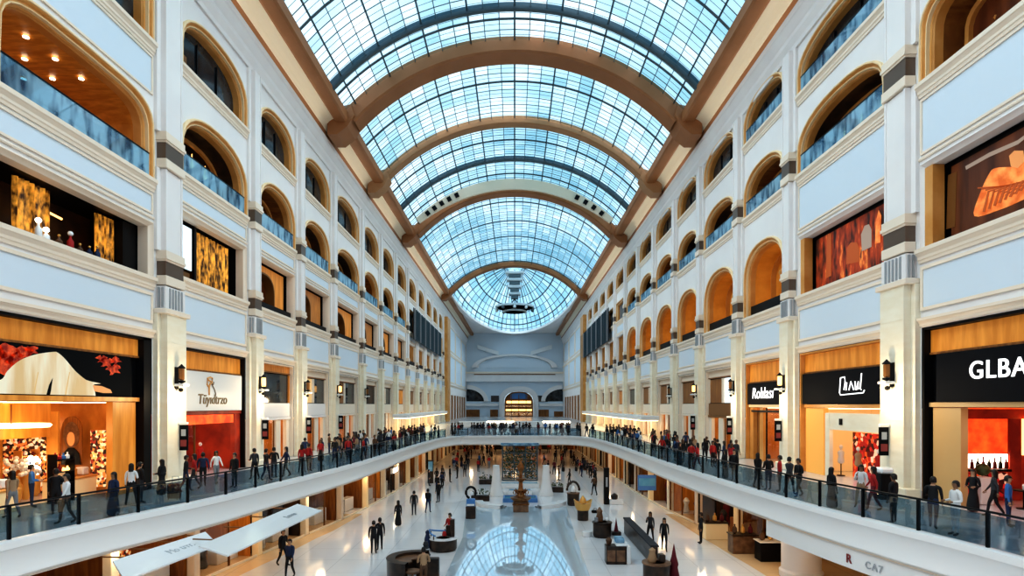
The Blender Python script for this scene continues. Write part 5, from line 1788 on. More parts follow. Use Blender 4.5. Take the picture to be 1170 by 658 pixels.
# lower floor, cafe counters near the right column
for px, py, lab, body in ((816, 616, 'pale panelled counter before the right lower shops', 'warm_cream'), (848, 632, 'wicker fronted counter with dark goods near the round column', 'kiosk_brown'), (880, 641, 'black counter beside the round white column', 'black')):
    x, y = at(px, py)
    t = thing('shop_counter', lab, 'counter', (x + .1, y + .2, .006))
    MB().box(-.7, .7, -.4, .4, 0, 1.0, c=.03).build('counter_body', body, t)
    MB().box(-.76, .76, -.45, .45, 1.01, 1.08, c=.02).build('counter_top', 'kiosk_dark' if body != 'black' else 'counter_white', t)
    for k in range(3):
        MB().lathe([(.06, 1.08), (.14, 1.15), (.12, 1.4), (.04, 1.5), (.05, 1.6), (.001, 1.62)], (-.45 + .45 * k, 0, 0), 10).build('jar', ['c_brown', 'kiosk_gold', 'c_wine'][k], t, smooth=True)

# ------------------------------------------------------------------ inside the near gallery shops
x, y = -21.6, 24.0
t = thing('disc_lamp', 'broad flat cream disc lamp hanging inside the wood lined shop', 'ceiling lamp', (-20.0, 22.6, S1['zc'] - 1.05))
MB().lathe([(.001, .16), (1.2, .16), (1.28, .10), (1.2, .0), (.001, .02)], n=30).build('disc', 'warm_light', t, smooth=True)
MB().tube([(0, 0, .16), (0, 0, .93)], .03, 8).build('hanging_rod', 'gold_dark', t)
t = thing('wall_portrait', 'dark arched painting of a figure on the back wall of the wood lined shop', 'painting', (-24.4, 28.0 + 1.3, GZ + 1.9))


def bust_plate(t):
    pts = [(.8 * math.cos(q), 2.2 + .9 * math.sin(q)) for q in [PI * k / 16 for k in range(17)]]
    MB().prism([(0, yy, z) for yy, z in [(.8, 0)] + pts + [(-.8, 0)]], (-.05, 0, 0)).build('dark_arch', 'wood_dark', t)
    MB().prism([(.02, .62 * math.cos(q), 1.9 + .85 * math.sin(q)) for q in [2 * PI * k / 20 for k in range(20)]], (-.015, 0, 0)).build('hair_shape', 'kiosk_brown', t)
    MB().prism([(.05, .3 * math.cos(q), 1.65 + .45 * math.sin(q)) for q in [2 * PI * k / 20 for k in range(20)]], (-.02, 0, 0)).build('face_shape', 'picture_skin', t)
    MB().prism([(.04, yy, z) for yy, z in ((-.78, .02), (.78, .02), (.6, .75), (.2, 1.1), (-.2, 1.1), (-.6, .75))], (-.02, 0, 0)).build('shoulders_shape', 'black', t)


bust_plate(t)
t.location = (-21.2, S1['b'] - .72, GZ + 1.35)
t.rotation_euler = (0, 0, PI / 2 * 3)
t.scale = (1, .62, .75)
for k, (xx, yy, lab) in enumerate(((-20.3, 26.0, 'gold edged white display counter under the white flowers'), (-20.1, 21.5, 'long gold edged counter at the near end of the wood lined shop'))):
    t = thing('display_counter', lab, 'counter', (xx, yy, GZ + .012))
    MB().box(-.4, .4, -1.1, 1.1, 0, .82, c=.03).build('counter_body', 'warm_cream', t)
    MB().box(-.45, .45, -1.15, 1.15, .83, .92, c=.02).build('gold_edge', 'gold', t)
    for j in range(3):
        MB().box(-.2, .2, -.9 + j * .7, -.5 + j * .7, .93, 1.3, c=.05).build('gift_box', ['warm_cream', 'kiosk_gold', 'c_white'][j], t)
for k in range(3):
    t = thing('flower_vase', ['tall vase of white flowers beside the dark post of the wood lined shop', 'second vase of white flowers by the arched painting', 'third vase of white flowers by the right wood panel', 'low vase of cream flowers at the back of the wood lined shop'][k],
              'vase', (-21.4 - .4 * k, 24.4 + .95 * k, GZ + .012))
    MB().lathe([(.12, 0), (.2, .2), (.24, .7), (.12, 1.05), (.15, 1.15)], n=14).build('vase', 'kiosk_gold', t, smooth=True)
    fl_ = MB()
    r2 = random.Random(40 + k)
    for j in range(16):
        fl_.sphere((r2.gauss(0, .22), r2.gauss(0, .22), 1.45 + r2.gauss(0, .25)), .10, 6)
    fl_.build('blossoms', 'lamp_white' if k == 2 else 'c_white', t)


for px, hh, m, nm, lab, gp in ((38, .95, 'counter_white', 'table_lamp', 'taller white globe lamp on the ledge of the dark curtained window', None), (47, .65, 'counter_white', 'table_lamp', 'shorter white globe lamp on the ledge of the dark curtained window', None),
                              (62, .6, 'c_brown', 'bottle', 'dark decanter on the ledge of the dark curtained window', 'decanters on the curtained window ledge'), (75, .9, 'c_red', 'figurine', 'red figurine with a white top on the ledge of the dark curtained window', None),
                              (86, .55, 'c_brown', 'bottle', 'dark decanter on the ledge of the dark curtained window', 'decanters on the curtained window ledge'), (97, .6, 'c_navy', 'bottle', 'dark decanter on the ledge of the dark curtained window', 'decanters on the curtained window ledge'),
                              (106, .75, 'c_navy', 'bottle', 'dark decanter on the ledge of the dark curtained window', 'decanters on the curtained window ledge')):
    yy = (W + .62) * F / (588.0 - px)
    t = thing(nm, lab, nm.split('_')[-1], (-(W + .42), yy, H(.352) + .012), 0, gp)
    MB().lathe([(.10, 0), (.13, .05), (.12, hh * .5), (.05, hh * .62), (.045, hh * .75)], n=12).build('body', m, t, smooth=True)
    MB().sphere((0, 0, hh * .86), .11 if nm != 'bottle' else .06, 10).build('globe' if nm == 'table_lamp' else 'cap', 'lamp_white' if nm == 'table_lamp' else ('counter_white' if nm == 'figurine' else 'kiosk_gold'), t, smooth=True)


def display_tower(x, y, label, m, seed, w=1.0, h=2.1):
    t = thing('display_tower', label, 'display stand', (x, y, GZ + .012))
    for yy in (-w / 2, w / 2 - .04):
        MB().box(-.2, .2, yy, yy + .04, 0, h).build('upright', m, t)
    r2 = random.Random(seed)
    for k in range(4):
        z = .3 + (h - .35) * k / 3.5
        MB().box(-.2, .2, -w / 2 + .045, w / 2 - .045, z, z + .04).build('shelf', m, t)
        for j in range(4):
            yy = -w / 2 + .17 + (w - .34) * j / 3
            hh = r2.uniform(.18, .38)
            MB().lathe([(.05, z + .041), (.09, z + .07), (.085, z + hh * .6), (.03, z + hh * .75), (.035, z + hh), (.001, z + hh)], (0, yy, 0), 8).build('bottle', r2.choice(['kiosk_gold', 'c_wine', 'counter_white', 'lamp_amber', 'black', 'c_red', 'c_blue']), t, smooth=True)
    return t


for k, (x, y, lab, m) in enumerate(((-22.4, 22.2, 'tall dark display stand of bottles at the near end of the wood lined shop', 'black'), (-23.6, 25.4, 'gold display stand of bottles against the back of the wood lined shop', 'gold'), (-22.8, 26.6, 'gold display stand of bottles next to the lit right panel of the wood lined shop', 'gold'),
                                    (-19.6, 24.6, 'low dark display stand at the front of the wood lined shop', 'black'), (22.2, 22.5, 'dark display stand of bottles deep in the bright red shop', 'black'), (22.8, 19.6, 'second dark display stand of bottles in the bright red shop', 'black'),
                                    (-21.5, 34.0, 'dark display stand of bottles in the white signed red shop', 'black'), (20.6, 41.5, 'gold display stand of bottles in the shop with the thin white name', 'gold'))):
    display_tower(x, y, lab, m, 30 + k)


def mannequin(x, y, z, label, m, rz=0, group=None):
    t = thing('mannequin', label, 'mannequin', (x, y, z), rz, group)
    MB().lathe([(.22, 0), (.22, .04), (.03, .06), (.03, .75)], n=14).build('stand', 'black', t, smooth=True)
    MB().lathe([(.10, .72), (.20, .82), (.19, 1.0), (.15, 1.15), (.20, 1.35), (.17, 1.45), (.055, 1.52), (.05, 1.6)], n=16, sy=.65).build('torso', m, t, smooth=True)
    MB().sphere((0, 0, 1.72), .105, 12, sz=1.25).build('head', 'counter_white', t, smooth=True)
    return t


for k, (x, y, m, lab) in enumerate(((-19.9, 33.0, 'c_red', 'mannequin in red at the near side of the white signed shop'), (-20.3, 34.4, 'c_white', 'mannequin in white inside the red interior of the white signed shop'), (-20.0, 36.2, 'c_red', 'mannequin in red at the far side of the white signed shop'),
                                    (-19.9, 42.7, 'c_black', 'mannequin in black behind the third left shop window'), (19.45, 33.9, 'c_white', 'mannequin in white beside the red display wall'), (19.45, 32.2, 'c_tan', 'mannequin in tan in front of the red display wall'),
                                    (19.45, 30.4, 'c_red', 'mannequin in red at the near end of the red display wall'), (19.8, 40.9, 'c_brown', 'mannequin in brown in the shop with the thin white name'))):
    mannequin(x, y, GZ + .012, lab, m, 0)
for k, (x, y, lab) in enumerate(((-19.9, 31.9, 'gold framed glass case with a yellow lamp beside the red shop'), (19.9, 24.2, 'pale slim pedestal with flowers at the door of the bright red shop'))):
    t = thing('pedestal', lab, 'pedestal', (x, y, GZ + .012))
    MB().box(-.28, .28, -.28, .28, 0, 1.15, c=.03).build('pedestal_body', 'counter_white', t)
    MB().sphere((0, 0, 1.45), .27, 12).build('lamp_globe' if k == 0 else 'flowers', 'lamp_amber' if k == 0 else 'leaf', t, smooth=True)
for k in range(4):
    t = thing('cafe_table', f'small dark round table in the bright red shop, {ORD[k]} from its far door', 'table', (20.6 + .9 * (k % 2), 23.0 - 1.25 * k, GZ + .012))
    MB().lathe([(.25, 0), (.25, .03), (.04, .05), (.04, .7), (.36, .72), (.36, .76), (.001, .77)], n=16).build('table_top', 'black', t, smooth=True)
    MB().lathe([(.05, .77), (.07, .95), (.03, 1.0), (.001, 1.01)], n=10).build('bottle', 'counter_white', t, smooth=True)
t = thing('waste_bin', 'white topped black waste bin by the stone pilaster of the right gallery', 'bin', (16.5, 25.4, GZ + .012))
MB().box(-.28, .28, -.25, .25, 0, 1.15, c=.04).build('bin_body', 'black', t)
MB().box(-.3, .3, -.27, .27, 1.16, 1.42, c=.08).build('bin_top', 'counter_white', t)
# counters of the far upper plaza: a pale low counter row in front of the far wall
for k in range(4):
    t = thing('plaza_counter', f'long pale lit counter before the far end wall, {ORD[k]} from the left', 'counter', (-8.1 + 5.4 * k, 110, GZ + .012))
    MB().box(-2.6, 2.6, -.4, .4, 0, .85, c=.04).build('counter_body', 'counter_white', t)
    MB().box(-2.65, 2.65, -.5, .5, .86, 1.12, c=.04).build('counter_top', 'lamp_white' if k % 2 else 'counter_white', t)

# ------------------------------------------------------------------ people
BASE = dict(pelvis=(0, 0, .96), waist=(0, .0, 1.08), chest=(0, .01, 1.28), neck0=(0, .0, 1.44), neck1=(0, -.005, 1.50), head0=(0, .015, 1.56), head1=(0, .01, 1.66), head2=(0, 0, 1.735),
            nose=(0, .115, 1.625))


def person_mesh(name, pose, robe=False, woman=False):
    """one continuous skinned body: local +y is forward. pose gives the limbs; returns (mesh, hair mesh, face mesh)"""
    J, R, E, TG = [], [], [], []

    def add(p, r, par, tg):
        J.append(Vector(p)); R.append(r if isinstance(r, tuple) else (r, r)); TG.append(tg)
        if par is not None: E.append((par, len(J) - 1))
        return len(J) - 1
    lean = pose.get('lean', 0.0)
    L = lambda p: (p[0], p[1] + lean * max(0, p[2] - .95), p[2])
    sw = .165 if woman else .19
    pv = add(L(BASE['pelvis']), (.155, .115), None, 'bottom')
    wa = add(L(BASE['waist']), (.13 if woman else .145, .105), pv, 'top')
    cs = add(L(BASE['chest']), (.16 if woman else .175, .12), wa, 'top')
    n0 = add(L(BASE['neck0']), (.075, .065), cs, 'top')
    n1 = add(L(BASE['neck1']), .055, n0, 'skin')
    h0 = add(L(BASE['head0']), (.07, .075), n1, 'skin')
    h1 = add(L(BASE['head1']), (.083, .10), h0, 'skin')
    h2 = add(L(BASE['head2']), (.06, .075), h1, 'skin')
    for s in (-1, 1):
        sh = add(L((s * sw, 0, 1.40)), .068, n0, 'top')
        e, w = pose['arms'][0 if s < 0 else 1]
        el = add(L((s * (sw + .05 + e[0]), e[1], e[2])), .046, sh, 'top')
        wr = add(L((s * (sw + .06 + w[0]), w[1], w[2])), .031, el, 'top')
        d = (Vector(J[wr]) - Vector(J[el])).normalized()
        add(Vector(J[wr]) + d * .08, (.042, .024), wr, 'skin')
        if not robe:
            kx, ky, kz = pose['legs'][0 if s < 0 else 1][0]
            ax, ay, az = pose['legs'][0 if s < 0 else 1][1]
            hp = add((s * .095, 0, .90), .095, pv, 'bottom')
            kn = add((s * (.10 + kx), ky, kz), .062, hp, 'bottom')
            an = add((s * (.105 + ax), ay, az), .043, kn, 'bottom')
            ft = add((s * (.115 + ax), ay + .06, max(.045, az - .05)), (.045, .04), an, 'shoe')
            add((s * (.125 + ax), ay + .17, .035), (.042, .026), ft, 'shoe')
    if robe:
        a = add((0, .01, .70), (.20, .16), pv, 'bottom')
        b = add((0, .02, .35), (.24, .20), a, 'bottom')
        add((0, .02, .07), (.27, .23), b, 'bottom')
    me = bpy.data.meshes.new(name + '_sk')
    me.from_pydata(J, E, [])
    ob = bpy.data.objects.new(name + '_sk', me)
    COL.objects.link(ob)
    ob.modifiers.new('s', 'SKIN')
    for i, v in enumerate(me.skin_vertices[0].data):
        v.radius = R[i]
        v.use_root = (i == 0)
    sd = ob.modifiers.new('d', 'SUBSURF')
    sd.levels = sd.render_levels = 1
    dg = bpy.context.evaluated_depsgraph_get()
    out = bpy.data.meshes.new_from_object(ob.evaluated_get(dg))
    bpy.data.objects.remove(ob)
    out.name = name
    V = [v.co.copy() for v in out.vertices]
    Fc = [list(p.vertices) for p in out.polygons]
    tags = ['top', 'bottom', 'skin', 'shoe']
    segs = [(J[a], J[b], TG[b]) for a, b in E]

    def near(c):
        best, bt = 1e9, 'top'
        for a, b, tg in segs:
            ab = b - a
            u = max(0, min(1, (c - a).dot(ab) / max(ab.length_squared, 1e-9)))
            d = (c - (a + ab * u)).length
            if d < best: best, bt = d, tg
        return bt
    mi = [tags.index(near(sum((V[i] for i in f), Vector()) / len(f))) for f in Fc]
    # fingers, nose and ears joined on to the same body mesh
    mb = MB()
    hands = [i for i, g in enumerate(TG) if g == 'skin' and J[i].z < 1.45]
    for hi in hands:
        par = [a for a, b in E if b == hi][0]
        d = (J[hi] - J[par]).normalized()
        side = Vector((1, 0, 0)) if abs(d.x) < .8 else Vector((0, 1, 0))
        f_ = side.cross(d).normalized()
        for k, (o, ln) in enumerate(((-.027, .06), (-.009, .075), (.009, .08), (.026, .068))):
            p0 = J[hi] + f_ * o + d * .01
            mb.tube([p0, p0 + d * ln * .5 + side * .006, p0 + d * ln + side * .02 * (1 if J[hi].x < 0 else -1)], [.0095, .009, .006], 5, 2)
        p0 = J[hi] - f_ * .03 - d * .03
        mb.tube([p0, p0 - f_ * .02 + d * .03, p0 - f_ * .024 + d * .055], [.011, .01, .007], 5, 2)
    hc = J[h1]
    mb.add([hc + Vector(p) for p in ((-.014, .092, -.035), (.014, .092, -.035), (0, .118, -.037), (0, .094, .01))], [(0, 1, 2), (0, 2, 3), (2, 1, 3)], 2)
    for s in (-1, 1):
        mb.sphere(tuple(hc + Vector((s * .084, 0, -.01))), .022, 6, 2, sx=.5, sz=1.4)
    b0 = len(V)
    V2 = V + [Vector(v) for v in mb.v]
    F2 = Fc + [[b0 + i for i in f] for f in mb.f]
    mi += mb.m
    body = bpy.data.meshes.new(name)
    body.from_pydata(V2, [], F2)
    for m in ('c_black', 'c_char', 'skin_a', 'shoe'): body.materials.append(MATS[m])
    body.polygons.foreach_set('material_index', mi)
    body.polygons.foreach_set('use_smooth', [True] * len(F2))
    zmin = min(v.z for v in V2)
    hr = MB()
    n = 12
    rows = []
    for k in range(7):       # cap of hair over crown and nape
        q = PI / 2 * k / 6 + .0
        rr = math.cos(q * .98)
        zz = hc.z + .005 + .112 * math.sin(q)
        rows.append([(hc.x + .099 * rr * math.cos(2 * PI * j / n), hc.y - .014 + .112 * rr * math.sin(2 * PI * j / n), zz + (.02 if math.sin(2 * PI * j / n) > .3 and k == 0 else 0)) for j in range(n)])
    back = [(x, y if y < hc.y + .02 else hc.y + .02, z - (.10 if not woman else .24) if y < hc.y + .03 else z) for x, y, z in rows[0]]
    hr.strip([back] + rows, 0, close=True)
    hair = hr.build('hair', 'hair', None, smooth=True)
    hm = hair.data
    bpy.data.objects.remove(hair)
    fc = MB()
    for s in (-1, 1):
        fc.sphere(tuple(hc + Vector((s * .03, .088, .0))), .0105, 6, 0, sy=.6)
    fc.box(hc.x - .024, hc.x + .024, hc.y + .082, hc.y + .096, hc.z - .066, hc.z - .058, 1)
    fo_ = fc.build('face', ['eye', 'c_wine'])
    fm = fo_.data
    bpy.data.objects.remove(fo_)
    bpy.data.meshes.remove(out)
    # stand on z = 0
    for m_ in (body, hm, fm):
        m_.transform(Matrix.Translation((0, 0, -zmin)))
        m_.update()
    return body, hm, fm


hang = ((.0, .01, 1.12), (.0, .06, .88))
bent = ((.02, .0, 1.12), (-.06, .22, 1.10))
swF = ((.0, .12, 1.14), (.0, .25, .95))
swB = ((.0, -.12, 1.14), (.0, -.12, .90))
phone = ((.0, .06, 1.13), (-.10, .20, 1.33))
up = ((.10, .10, 1.30), (.06, .26, 1.50))
stand = (((.0, .01, .50), (.0, 0, .09)), ((.0, .01, .50), (.0, 0, .09)))
stride = (((.0, .14, .52), (.0, .20, .09)), ((.0, -.06, .50), (.0, -.28, .13)))
stride2 = (((.0, -.04, .50), (.0, -.24, .12)), ((.0, .12, .52), (.0, .16, .09)))
wide = (((.05, .02, .50), (.09, 0, .09)), ((.05, .02, .50), (.09, 0, .09)))
POSES = [dict(arms=(hang, hang), legs=stand), dict(arms=(swF, swB), legs=stride2), dict(arms=(swB, swF), legs=stride), dict(arms=(bent, bent), legs=stand), dict(arms=(hang, phone), legs=wide),
         dict(arms=(bent, hang), legs=stride, lean=.06), dict(arms=(hang, up), legs=stand)]
PROTO = []
for k, (p, rb, wm) in enumerate([(0, 0, 0), (1, 0, 0), (2, 0, 1), (3, 0, 0), (4, 0, 1), (5, 0, 0), (0, 1, 1), (3, 1, 1), (6, 0, 0), (1, 0, 1)]):
    PROTO.append(person_mesh(f'person_body_{k}', POSES[p], robe=bool(rb), woman=bool(wm)))


def person(pro, x, y, z, facing, top, bottom, label, group=None, skin='skin_a', hair='hair', h=1.0, face=False):
    body, hm, fm = PROTO[pro]
    o = bpy.data.objects.new('person', body)
    COL.objects.link(o)
    o.location = (x, y, z)
    o.rotation_euler = (0, 0, facing)
    o.scale = (h, h, h)
    for s, m in zip(o.material_slots, (top, bottom, skin, 'shoe')):
        s.link = 'OBJECT'
        s.material = MATS[m]
    tag(o, label, 'person', group)
    hr = bpy.data.objects.new('hair', hm)
    COL.objects.link(hr)
    hr.parent = o
    hr.material_slots[0].link = 'OBJECT'
    hr.material_slots[0].material = MATS[hair]
    if face:
        f = bpy.data.objects.new('face', fm)
        COL.objects.link(f)
        f.parent = o
    return o


TAKEN = []


def free(x, y, z, d=.62):
    for a, b, c in TAKEN:
        if abs(c - z) < 1 and (a - x) ** 2 + (b - y) ** 2 < d * d: return False
    TAKEN.append((x, y, z))
    return True


GA = GZ + .012
SC_ = 1.0
# named people: (px, foot py, level, proto, facing, top, bottom, label)
NEAR = [
    (76, 598, 1, 1, 2.6, 'c_white', 'c_brown', 'person in a white shirt and brown trousers walking behind the left rail'),
    (64, 588, 1, 0, 0.4, 'c_black', 'c_black', 'person in black standing beside the white shirted walker on the left gallery'),
    (14, 592, 1, 2, 1.2, 'c_tan', 'c_grey', 'person in tan at the left picture edge behind the rail'),
    (36, 580, 1, 3, -.8, 'c_blue', 'c_navy', 'person in blue at the counter of the wood lined shop'),
    (130, 590, 1, 6, 2.9, 'c_navy', 'c_navy', 'person in a dark blue robe behind the left rail'),
    (150, 578, 1, 4, .3, 'c_white', 'c_black', 'person in a white top and black trousers by the black shop frame'),
    (160, 576, 1, 0, -.5, 'c_black', 'c_char', 'person in dark clothes beside the black shop frame on the left gallery'),
    (185, 566, 1, 7, 1.5, 'c_black', 'c_black', 'person in a black robe in front of the first stone pilaster on the left'),
    (212, 562, 1, 5, -1.2, 'c_black', 'c_navy', 'person in black leaning forward beside the black suitcase'),
    (222, 560, 1, 2, 1.9, 'c_red', 'c_char', 'person in a red top in front of the dark red shop'),
    (232, 556, 1, 1, .6, 'c_navy', 'c_black', 'person in navy walking past the dark red shop'),
    (247, 553, 1, 9, -2.2, 'c_white', 'c_grey', 'person in white walking out of the dark red shop'),
    (268, 557, 1, 0, 2.8, 'c_black', 'c_black', 'tall person in black against the left rail below the white sign'),
    (291, 548, 1, 5, 1.0, 'c_char', 'c_black', 'person in charcoal at the second pilaster of the left gallery'),
    (304, 549, 1, 1, -.6, 'c_black', 'c_navy', 'person in black walking past the second left pilaster'),
    (313, 546, 1, 3, .2, 'c_black', 'c_char', 'person in black waiting under the third left shop'),
    (327, 545, 1, 2, 2.2, 'c_navy', 'c_black', 'person in navy striding by the third left shop'),
    (345, 540, 1, 4, 0.0, 'c_red', 'c_char', 'person in red by the third pilaster of the left gallery'),
    (353, 539, 1, 0, -.4, 'c_red', 'c_black', 'second person in red by the fourth left shop'),
    (950, 587, 1, 6, -1.4, 'c_black', 'c_black', 'person in a long black robe at the right rail before the scrawled sign shop'),
    (1021, 601, 1, 0, .5, 'c_black', 'c_black', 'tall person in black at the right rail before the stone pilaster'),
    (1066, 604, 1, 5, -.8, 'c_black', 'c_navy', 'person in black bending by the pale pedestal of the red shop'),
    (1092, 612, 1, 3, 1.5, 'c_white', 'c_white', 'person in white behind the right rail in front of the red shop'),
    (1112, 585, 1, 7, 2.0, 'c_black', 'c_black', 'person in a black robe at the entrance of the bright red shop'),
    (1152, 602, 1, 0, -2.4, 'c_blue', 'c_navy', 'person in a blue jacket at the right end of the picture behind the rail'),
    (1136, 590, 1, 2, .8, 'c_char', 'c_black', 'person in charcoal between the red shop and the blue jacket'),
    (998, 584, 1, 2, 1.0, 'c_red', 'c_wine', 'person in red beside the stone doorway of the scrawled sign shop'),
    (984, 580, 1, 4, 2.4, 'c_white', 'c_tan', 'person in white by the red display wall'),
    (913, 568, 1, 5, 1.8, 'c_black', 'c_black', 'person in black leaning at the right rail beside the second pilaster'),
    (902, 566, 1, 1, -1.2, 'c_char', 'c_black', 'person in charcoal walking past the second right pilaster'),
    (891, 564, 1, 0, 1.2, 'c_red', 'c_black', 'person in red under the thin named sign'),
    (878, 562, 1, 3, .2, 'c_black', 'c_navy', 'person in black facing the shop with the thin white name'),
    (866, 557, 1, 9, -.9, 'c_black', 'c_char', 'woman in black strolling past the shop with the thin white name'),
    (839, 550, 1, 0, 2.2, 'c_black', 'c_black', 'person in black behind the third right pilaster rail'),
    (829, 547, 1, 6, .9, 'c_black', 'c_black', 'person in a black robe by the bright mezzanine bay'),
    (797, 538, 1, 2, .9, 'c_red', 'c_wine', 'person in bright red among the right gallery walkers'),
    (790, 536, 1, 3, -.9, 'c_red', 'c_black', 'second person in red among the right gallery walkers'),
    (427, 633, 0, 8, .1, 'c_black', 'c_black', 'man in black with a raised arm on the lower floor at the left'),
    (434, 632, 0, 0, .4, 'c_black', 'c_black', 'man in a black suit beside the raised arm on the lower floor'),
    (331, 660, 0, 1, 3.0, 'c_navy', 'c_black', 'person in a navy top walking below the long white canopy'),
    (323, 646, 0, 5, -2.0, 'c_black', 'c_black', 'person in black under the far end of the long white canopy'),
    (455, 601, 0, 6, .5, 'c_black', 'c_black', 'tall person in a black robe nearest the lit left lower shops'),
    (473, 589, 0, 0, .2, 'c_black', 'c_char', 'man in dark clothes, second of the strolling line on the left lower floor'),
    (489, 586, 0, 1, -.2, 'c_black', 'c_navy', 'man in dark clothes mid stride, third of the strolling line on the left lower floor'),
    (501, 574, 0, 0, .9, 'c_black', 'c_black', 'person in black at the far end of the strolling line on the left'),
    (743, 620, 0, 4, 2.6, 'c_char', 'c_black', 'woman in dark trousers on the right of the lower floor'),
    (759, 629, 0, 2, 2.9, 'c_black', 'c_black', 'man in black striding on the right of the lower floor'),
    (801, 621, 0, 0, 1.5, 'c_black', 'c_black', 'tall man in black before the lit right lower shops'),
    (679, 566, 0, 5, .4, 'c_brown', 'c_black', 'person in brown and black walking near the black totem'),
    (484, 672, 0, 3, .3, 'c_tan', 'c_brown', 'person in tan standing behind the curved desk'),
    (514, 622, 0, 3, 2.6, 'c_red', 'c_black', 'person in red behind the low round kiosk with the blue rail'),
]
for px, py, lev, pro, fc_, tp, bt, lab in NEAR:
    x, y = Gpx(px, py, EYE - GZ if lev else EYE)
    z = GA if lev else .008
    while lev and abs(x) < abs(edge_x(y, x)) + .75:
        x, y = x * 1.01, y * 1.01
    while any(abs(c - z) < 1 and (a - x) ** 2 + (b - y) ** 2 < .36 for a, b, c in TAKEN):
        x, y = x * 1.01, y * 1.01
    TAKEN.append((x, y, z))
    lab = lab.replace('sitting height ', 'standing ')
    person(pro, x, y, z, fc_, tp, bt, lab, skin=RND.choice(['skin_a', 'skin_a', 'skin_b']), h=SC_ if lev else 1.07, face=True)
x, y = Gpx(199, 571, EYE - GZ)
t = thing('suitcase', 'black wheeled suitcase standing in front of the first left pilaster', 'suitcase', (x, y, GA))
MB().box(-.25, .25, -.16, .16, .06, .72, c=.05).build('case_body', 'black', t)
MB().tube([(-.14, .1, .72), (-.14, .1, 1.02), (.14, .1, 1.02), (.14, .1, .72)], .014, 6).build('case_handle', 'grille', t)
for sx in (-.2, .2):
    for sy in (-.1, .1):
        MB().sphere((sx, sy, .035), .035, 8).build('wheel', 'shoe', t)
x, y = Gpx(340, 540, EYE - GZ)
DARK = ['c_black'] * 6 + ['c_char', 'c_navy', 'c_navy', 'c_grey']
MIX = ['c_black'] * 7 + ['c_char', 'c_char', 'c_navy', 'c_navy', 'c_red', 'c_white', 'c_wine', 'c_blue', 'c_brown', 'c_tan']


def crowd(n, label, group, pick, z, palette, reds=0.0):
    k = tries = 0
    while k < n and tries < n * 60:
        tries += 1
        x, y = pick()
        if not free(x, y, z): continue
        tp = RND.choice(palette)
        if RND.random() < reds: tp = 'c_red'
        person(RND.choice([0, 1, 2, 3, 4, 5, 9, 0, 1, 6, 7]), x, y, z, RND.uniform(-3.1, 3.1), tp, RND.choice(DARK), label, group, skin=RND.choice(['skin_a', 'skin_b']),
               hair=RND.choice(['hair', 'hair', 'hair_brown']), h=SC_ * RND.uniform(.94, 1.04))
        k += 1


def along(side, y0, y1, w0, w1):
    def f():
        y = y0 + (y1 - y0) * RND.random() ** 1.2
        x = edge_x(y, side)
        return x + side * RND.uniform(w0, w1), y
    return f


crowd(62, 'small figure in the dense crowd behind the left gallery rail', 'people strolling on the left gallery', along(-1, 42, 76, .55, 5.0), GA, MIX, .10)
crowd(62, 'small figure in the dense crowd behind the right gallery rail', 'people strolling on the right gallery', along(1, 38, 76, .55, 5.0), GA, MIX, .05)
crowd(58, 'distant figure behind the far balustrade of the gallery', 'people behind the far balustrade', lambda: (RND.uniform(-9, 9), RND.uniform(77, 84)), GA, MIX)
crowd(26, 'distant figure on the lower floor left of the garden pavilion', 'people on the far lower floor, left', lambda: (RND.uniform(-8.6, -3.2), RND.uniform(62, 100)), .008, MIX)
crowd(34, 'distant figure on the lower floor right of the garden pavilion', 'people on the far lower floor, right', lambda: (RND.uniform(3.4, 9.4), RND.uniform(58, 100)), .008, MIX)
crowd(8, 'dark figure in the knot of people before the left lower shops', 'knot of people on the left lower floor', lambda: (RND.uniform(-9.0, -6.6), RND.uniform(54, 64)), .008, DARK)

# ------------------------------------------------------------------ light, sky, camera
w = bpy.data.worlds.new('World')
scene.world = w
w.use_nodes = True
nt = w.node_tree
bg = nt.nodes['Background']
tc = nt.nodes.new('ShaderNodeTexCoord')
nz = nt.nodes.new('ShaderNodeTexNoise')
nz.inputs['Scale'].default_value = 2.2
nz.inputs['Detail'].default_value = 4
rp = nt.nodes.new('ShaderNodeValToRGB')
rp.color_ramp.elements[0].position = .35
rp.color_ramp.elements[0].color = (0.55, 0.76, 0.88, 1)
rp.color_ramp.elements[1].position = .62
rp.color_ramp.elements[1].color = (0.93, 0.97, 1.0, 1)
nt.links.new(tc.outputs['Generated'], nz.inputs['Vector'])
nt.links.new(nz.outputs['Fac'], rp.inputs['Fac'])
nt.links.new(rp.outputs['Color'], bg.inputs['Color'])
bg.inputs['Strength'].default_value = SKY


def sun(name, d, e, col, ang):
    l = bpy.data.lights.new(name, 'SUN')
    l.energy = e
    l.color = col
    l.angle = math.radians(ang)
    o = bpy.data.objects.new(name, l)
    COL.objects.link(o)
    o.rotation_euler = Vector(d).to_track_quat('-Z', 'Y').to_euler()
    o.location = (0, 40, 60)
    return o


sun('sky_fill_left', (.80, .12, -.85), SUN, (1.0, .88, .79), 50)  # paired soft suns added as sky fill, each brightening the opposite wall
sun('sky_fill_right', (-.80, .12, -.85), SUN, (1.0, .88, .79), 50)
# warm floods inside the near gallery shops and at the stone pilasters
LIGHTS = []


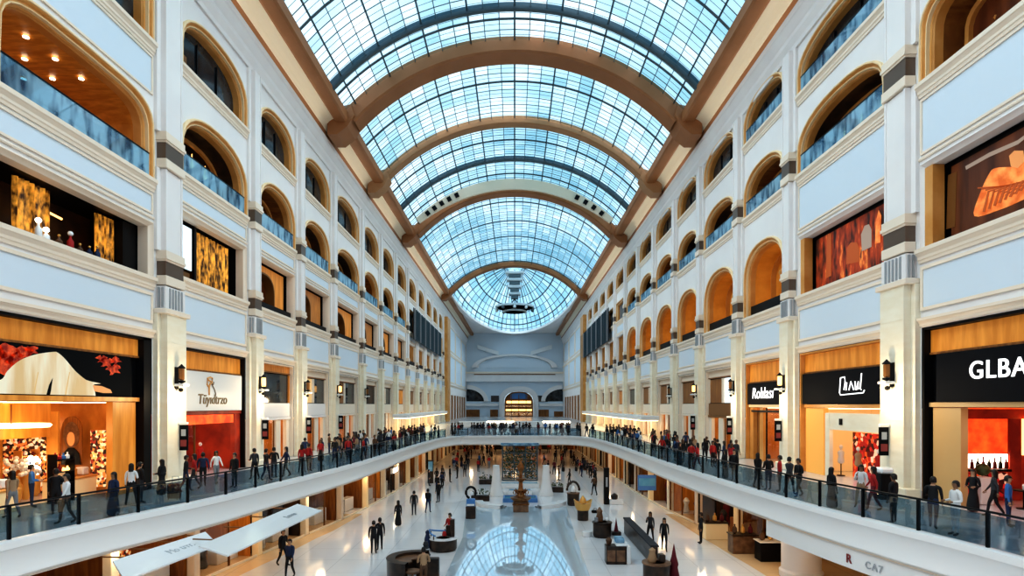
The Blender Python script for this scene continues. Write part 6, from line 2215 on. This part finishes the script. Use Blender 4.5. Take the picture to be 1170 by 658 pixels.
def lamp(x, y, z, e, col=(1.0, .72, .42), r=.25):
    l = bpy.data.lights.new('shop_lamp', 'POINT')
    l.energy = e
    l.color = col
    l.shadow_soft_size = r
    o = bpy.data.objects.new('shop_lamp', l)
    COL.objects.link(o)
    o.location = (x, y, z)


for side, P in ((-1, PL), (1, PR)):
    for i in range(4):
        lamp(side * (W + 2.2), (P[i] + P[i + 1]) / 2, GZ + 3.0, 60)
    for i in range(1, 4):
        lamp(side * (W - 2.0), P[i] - .3, H(.02), 150, (1.0, .80, .52))
for side in (-1, 1):
    for y in (22, 29, 37, 46, 56, 68):
        lamp(edge_x(y, side) + side * 1.2, y, 2.7, 40)
for x in (-7, 0, 7):
    lamp(x, 92, 2.6, 40)

for side in (-1, 1):          # unseen fill strips added over the cornice to brighten the cream cove
    for y0, y1 in ((0, 51), (57, 66), (70, 82), (93, 133)):
        l = bpy.data.lights.new('cove_fill', 'AREA')
        l.shape = 'RECTANGLE'
        l.size, l.size_y = .25, y1 - y0
        l.energy = COVE * (y1 - y0)
        l.color = (1.0, .88, .70)
        o = bpy.data.objects.new('cove_fill', l)
        COL.objects.link(o)
        Z = -Vector((side * .25, 0, 1)).normalized()
        Y = Vector((0, 1, 0))
        X = Y.cross(Z)
        M = Matrix((X, Y, Z)).transposed().to_4x4()
        M.translation = (side * (W - 1.15), (y0 + y1) / 2, H(1.372) + .05)
        o.matrix_world = M

cam = bpy.data.cameras.new('camera')
cam.sensor_width = 36
cam.sensor_fit = 'HORIZONTAL'
cam.lens = 36 * F / 1170
cam.shift_x = -3 / 1170
cam.shift_y = (463 - 329) / 1170
cam.clip_end = 2000
co = bpy.data.objects.new('camera', cam)
COL.objects.link(co)
co.location = (0, 0, EYE)
co.rotation_euler = (PI / 2, 0, 0)
scene.camera = co
scene.view_settings.view_transform = 'Standard'
scene.view_settings.look = LOOK
scene.view_settings.exposure = EXPO
scene.view_settings.gamma = 1.0
scene.cycles.use_denoising = True
scene.cycles.max_bounces = 8
scene.cycles.diffuse_bounces = 3
scene.cycles.glossy_bounces = 3
scene.cycles.transparent_max_bounces = 16
scene.cycles.sample_clamp_indirect = 4.0
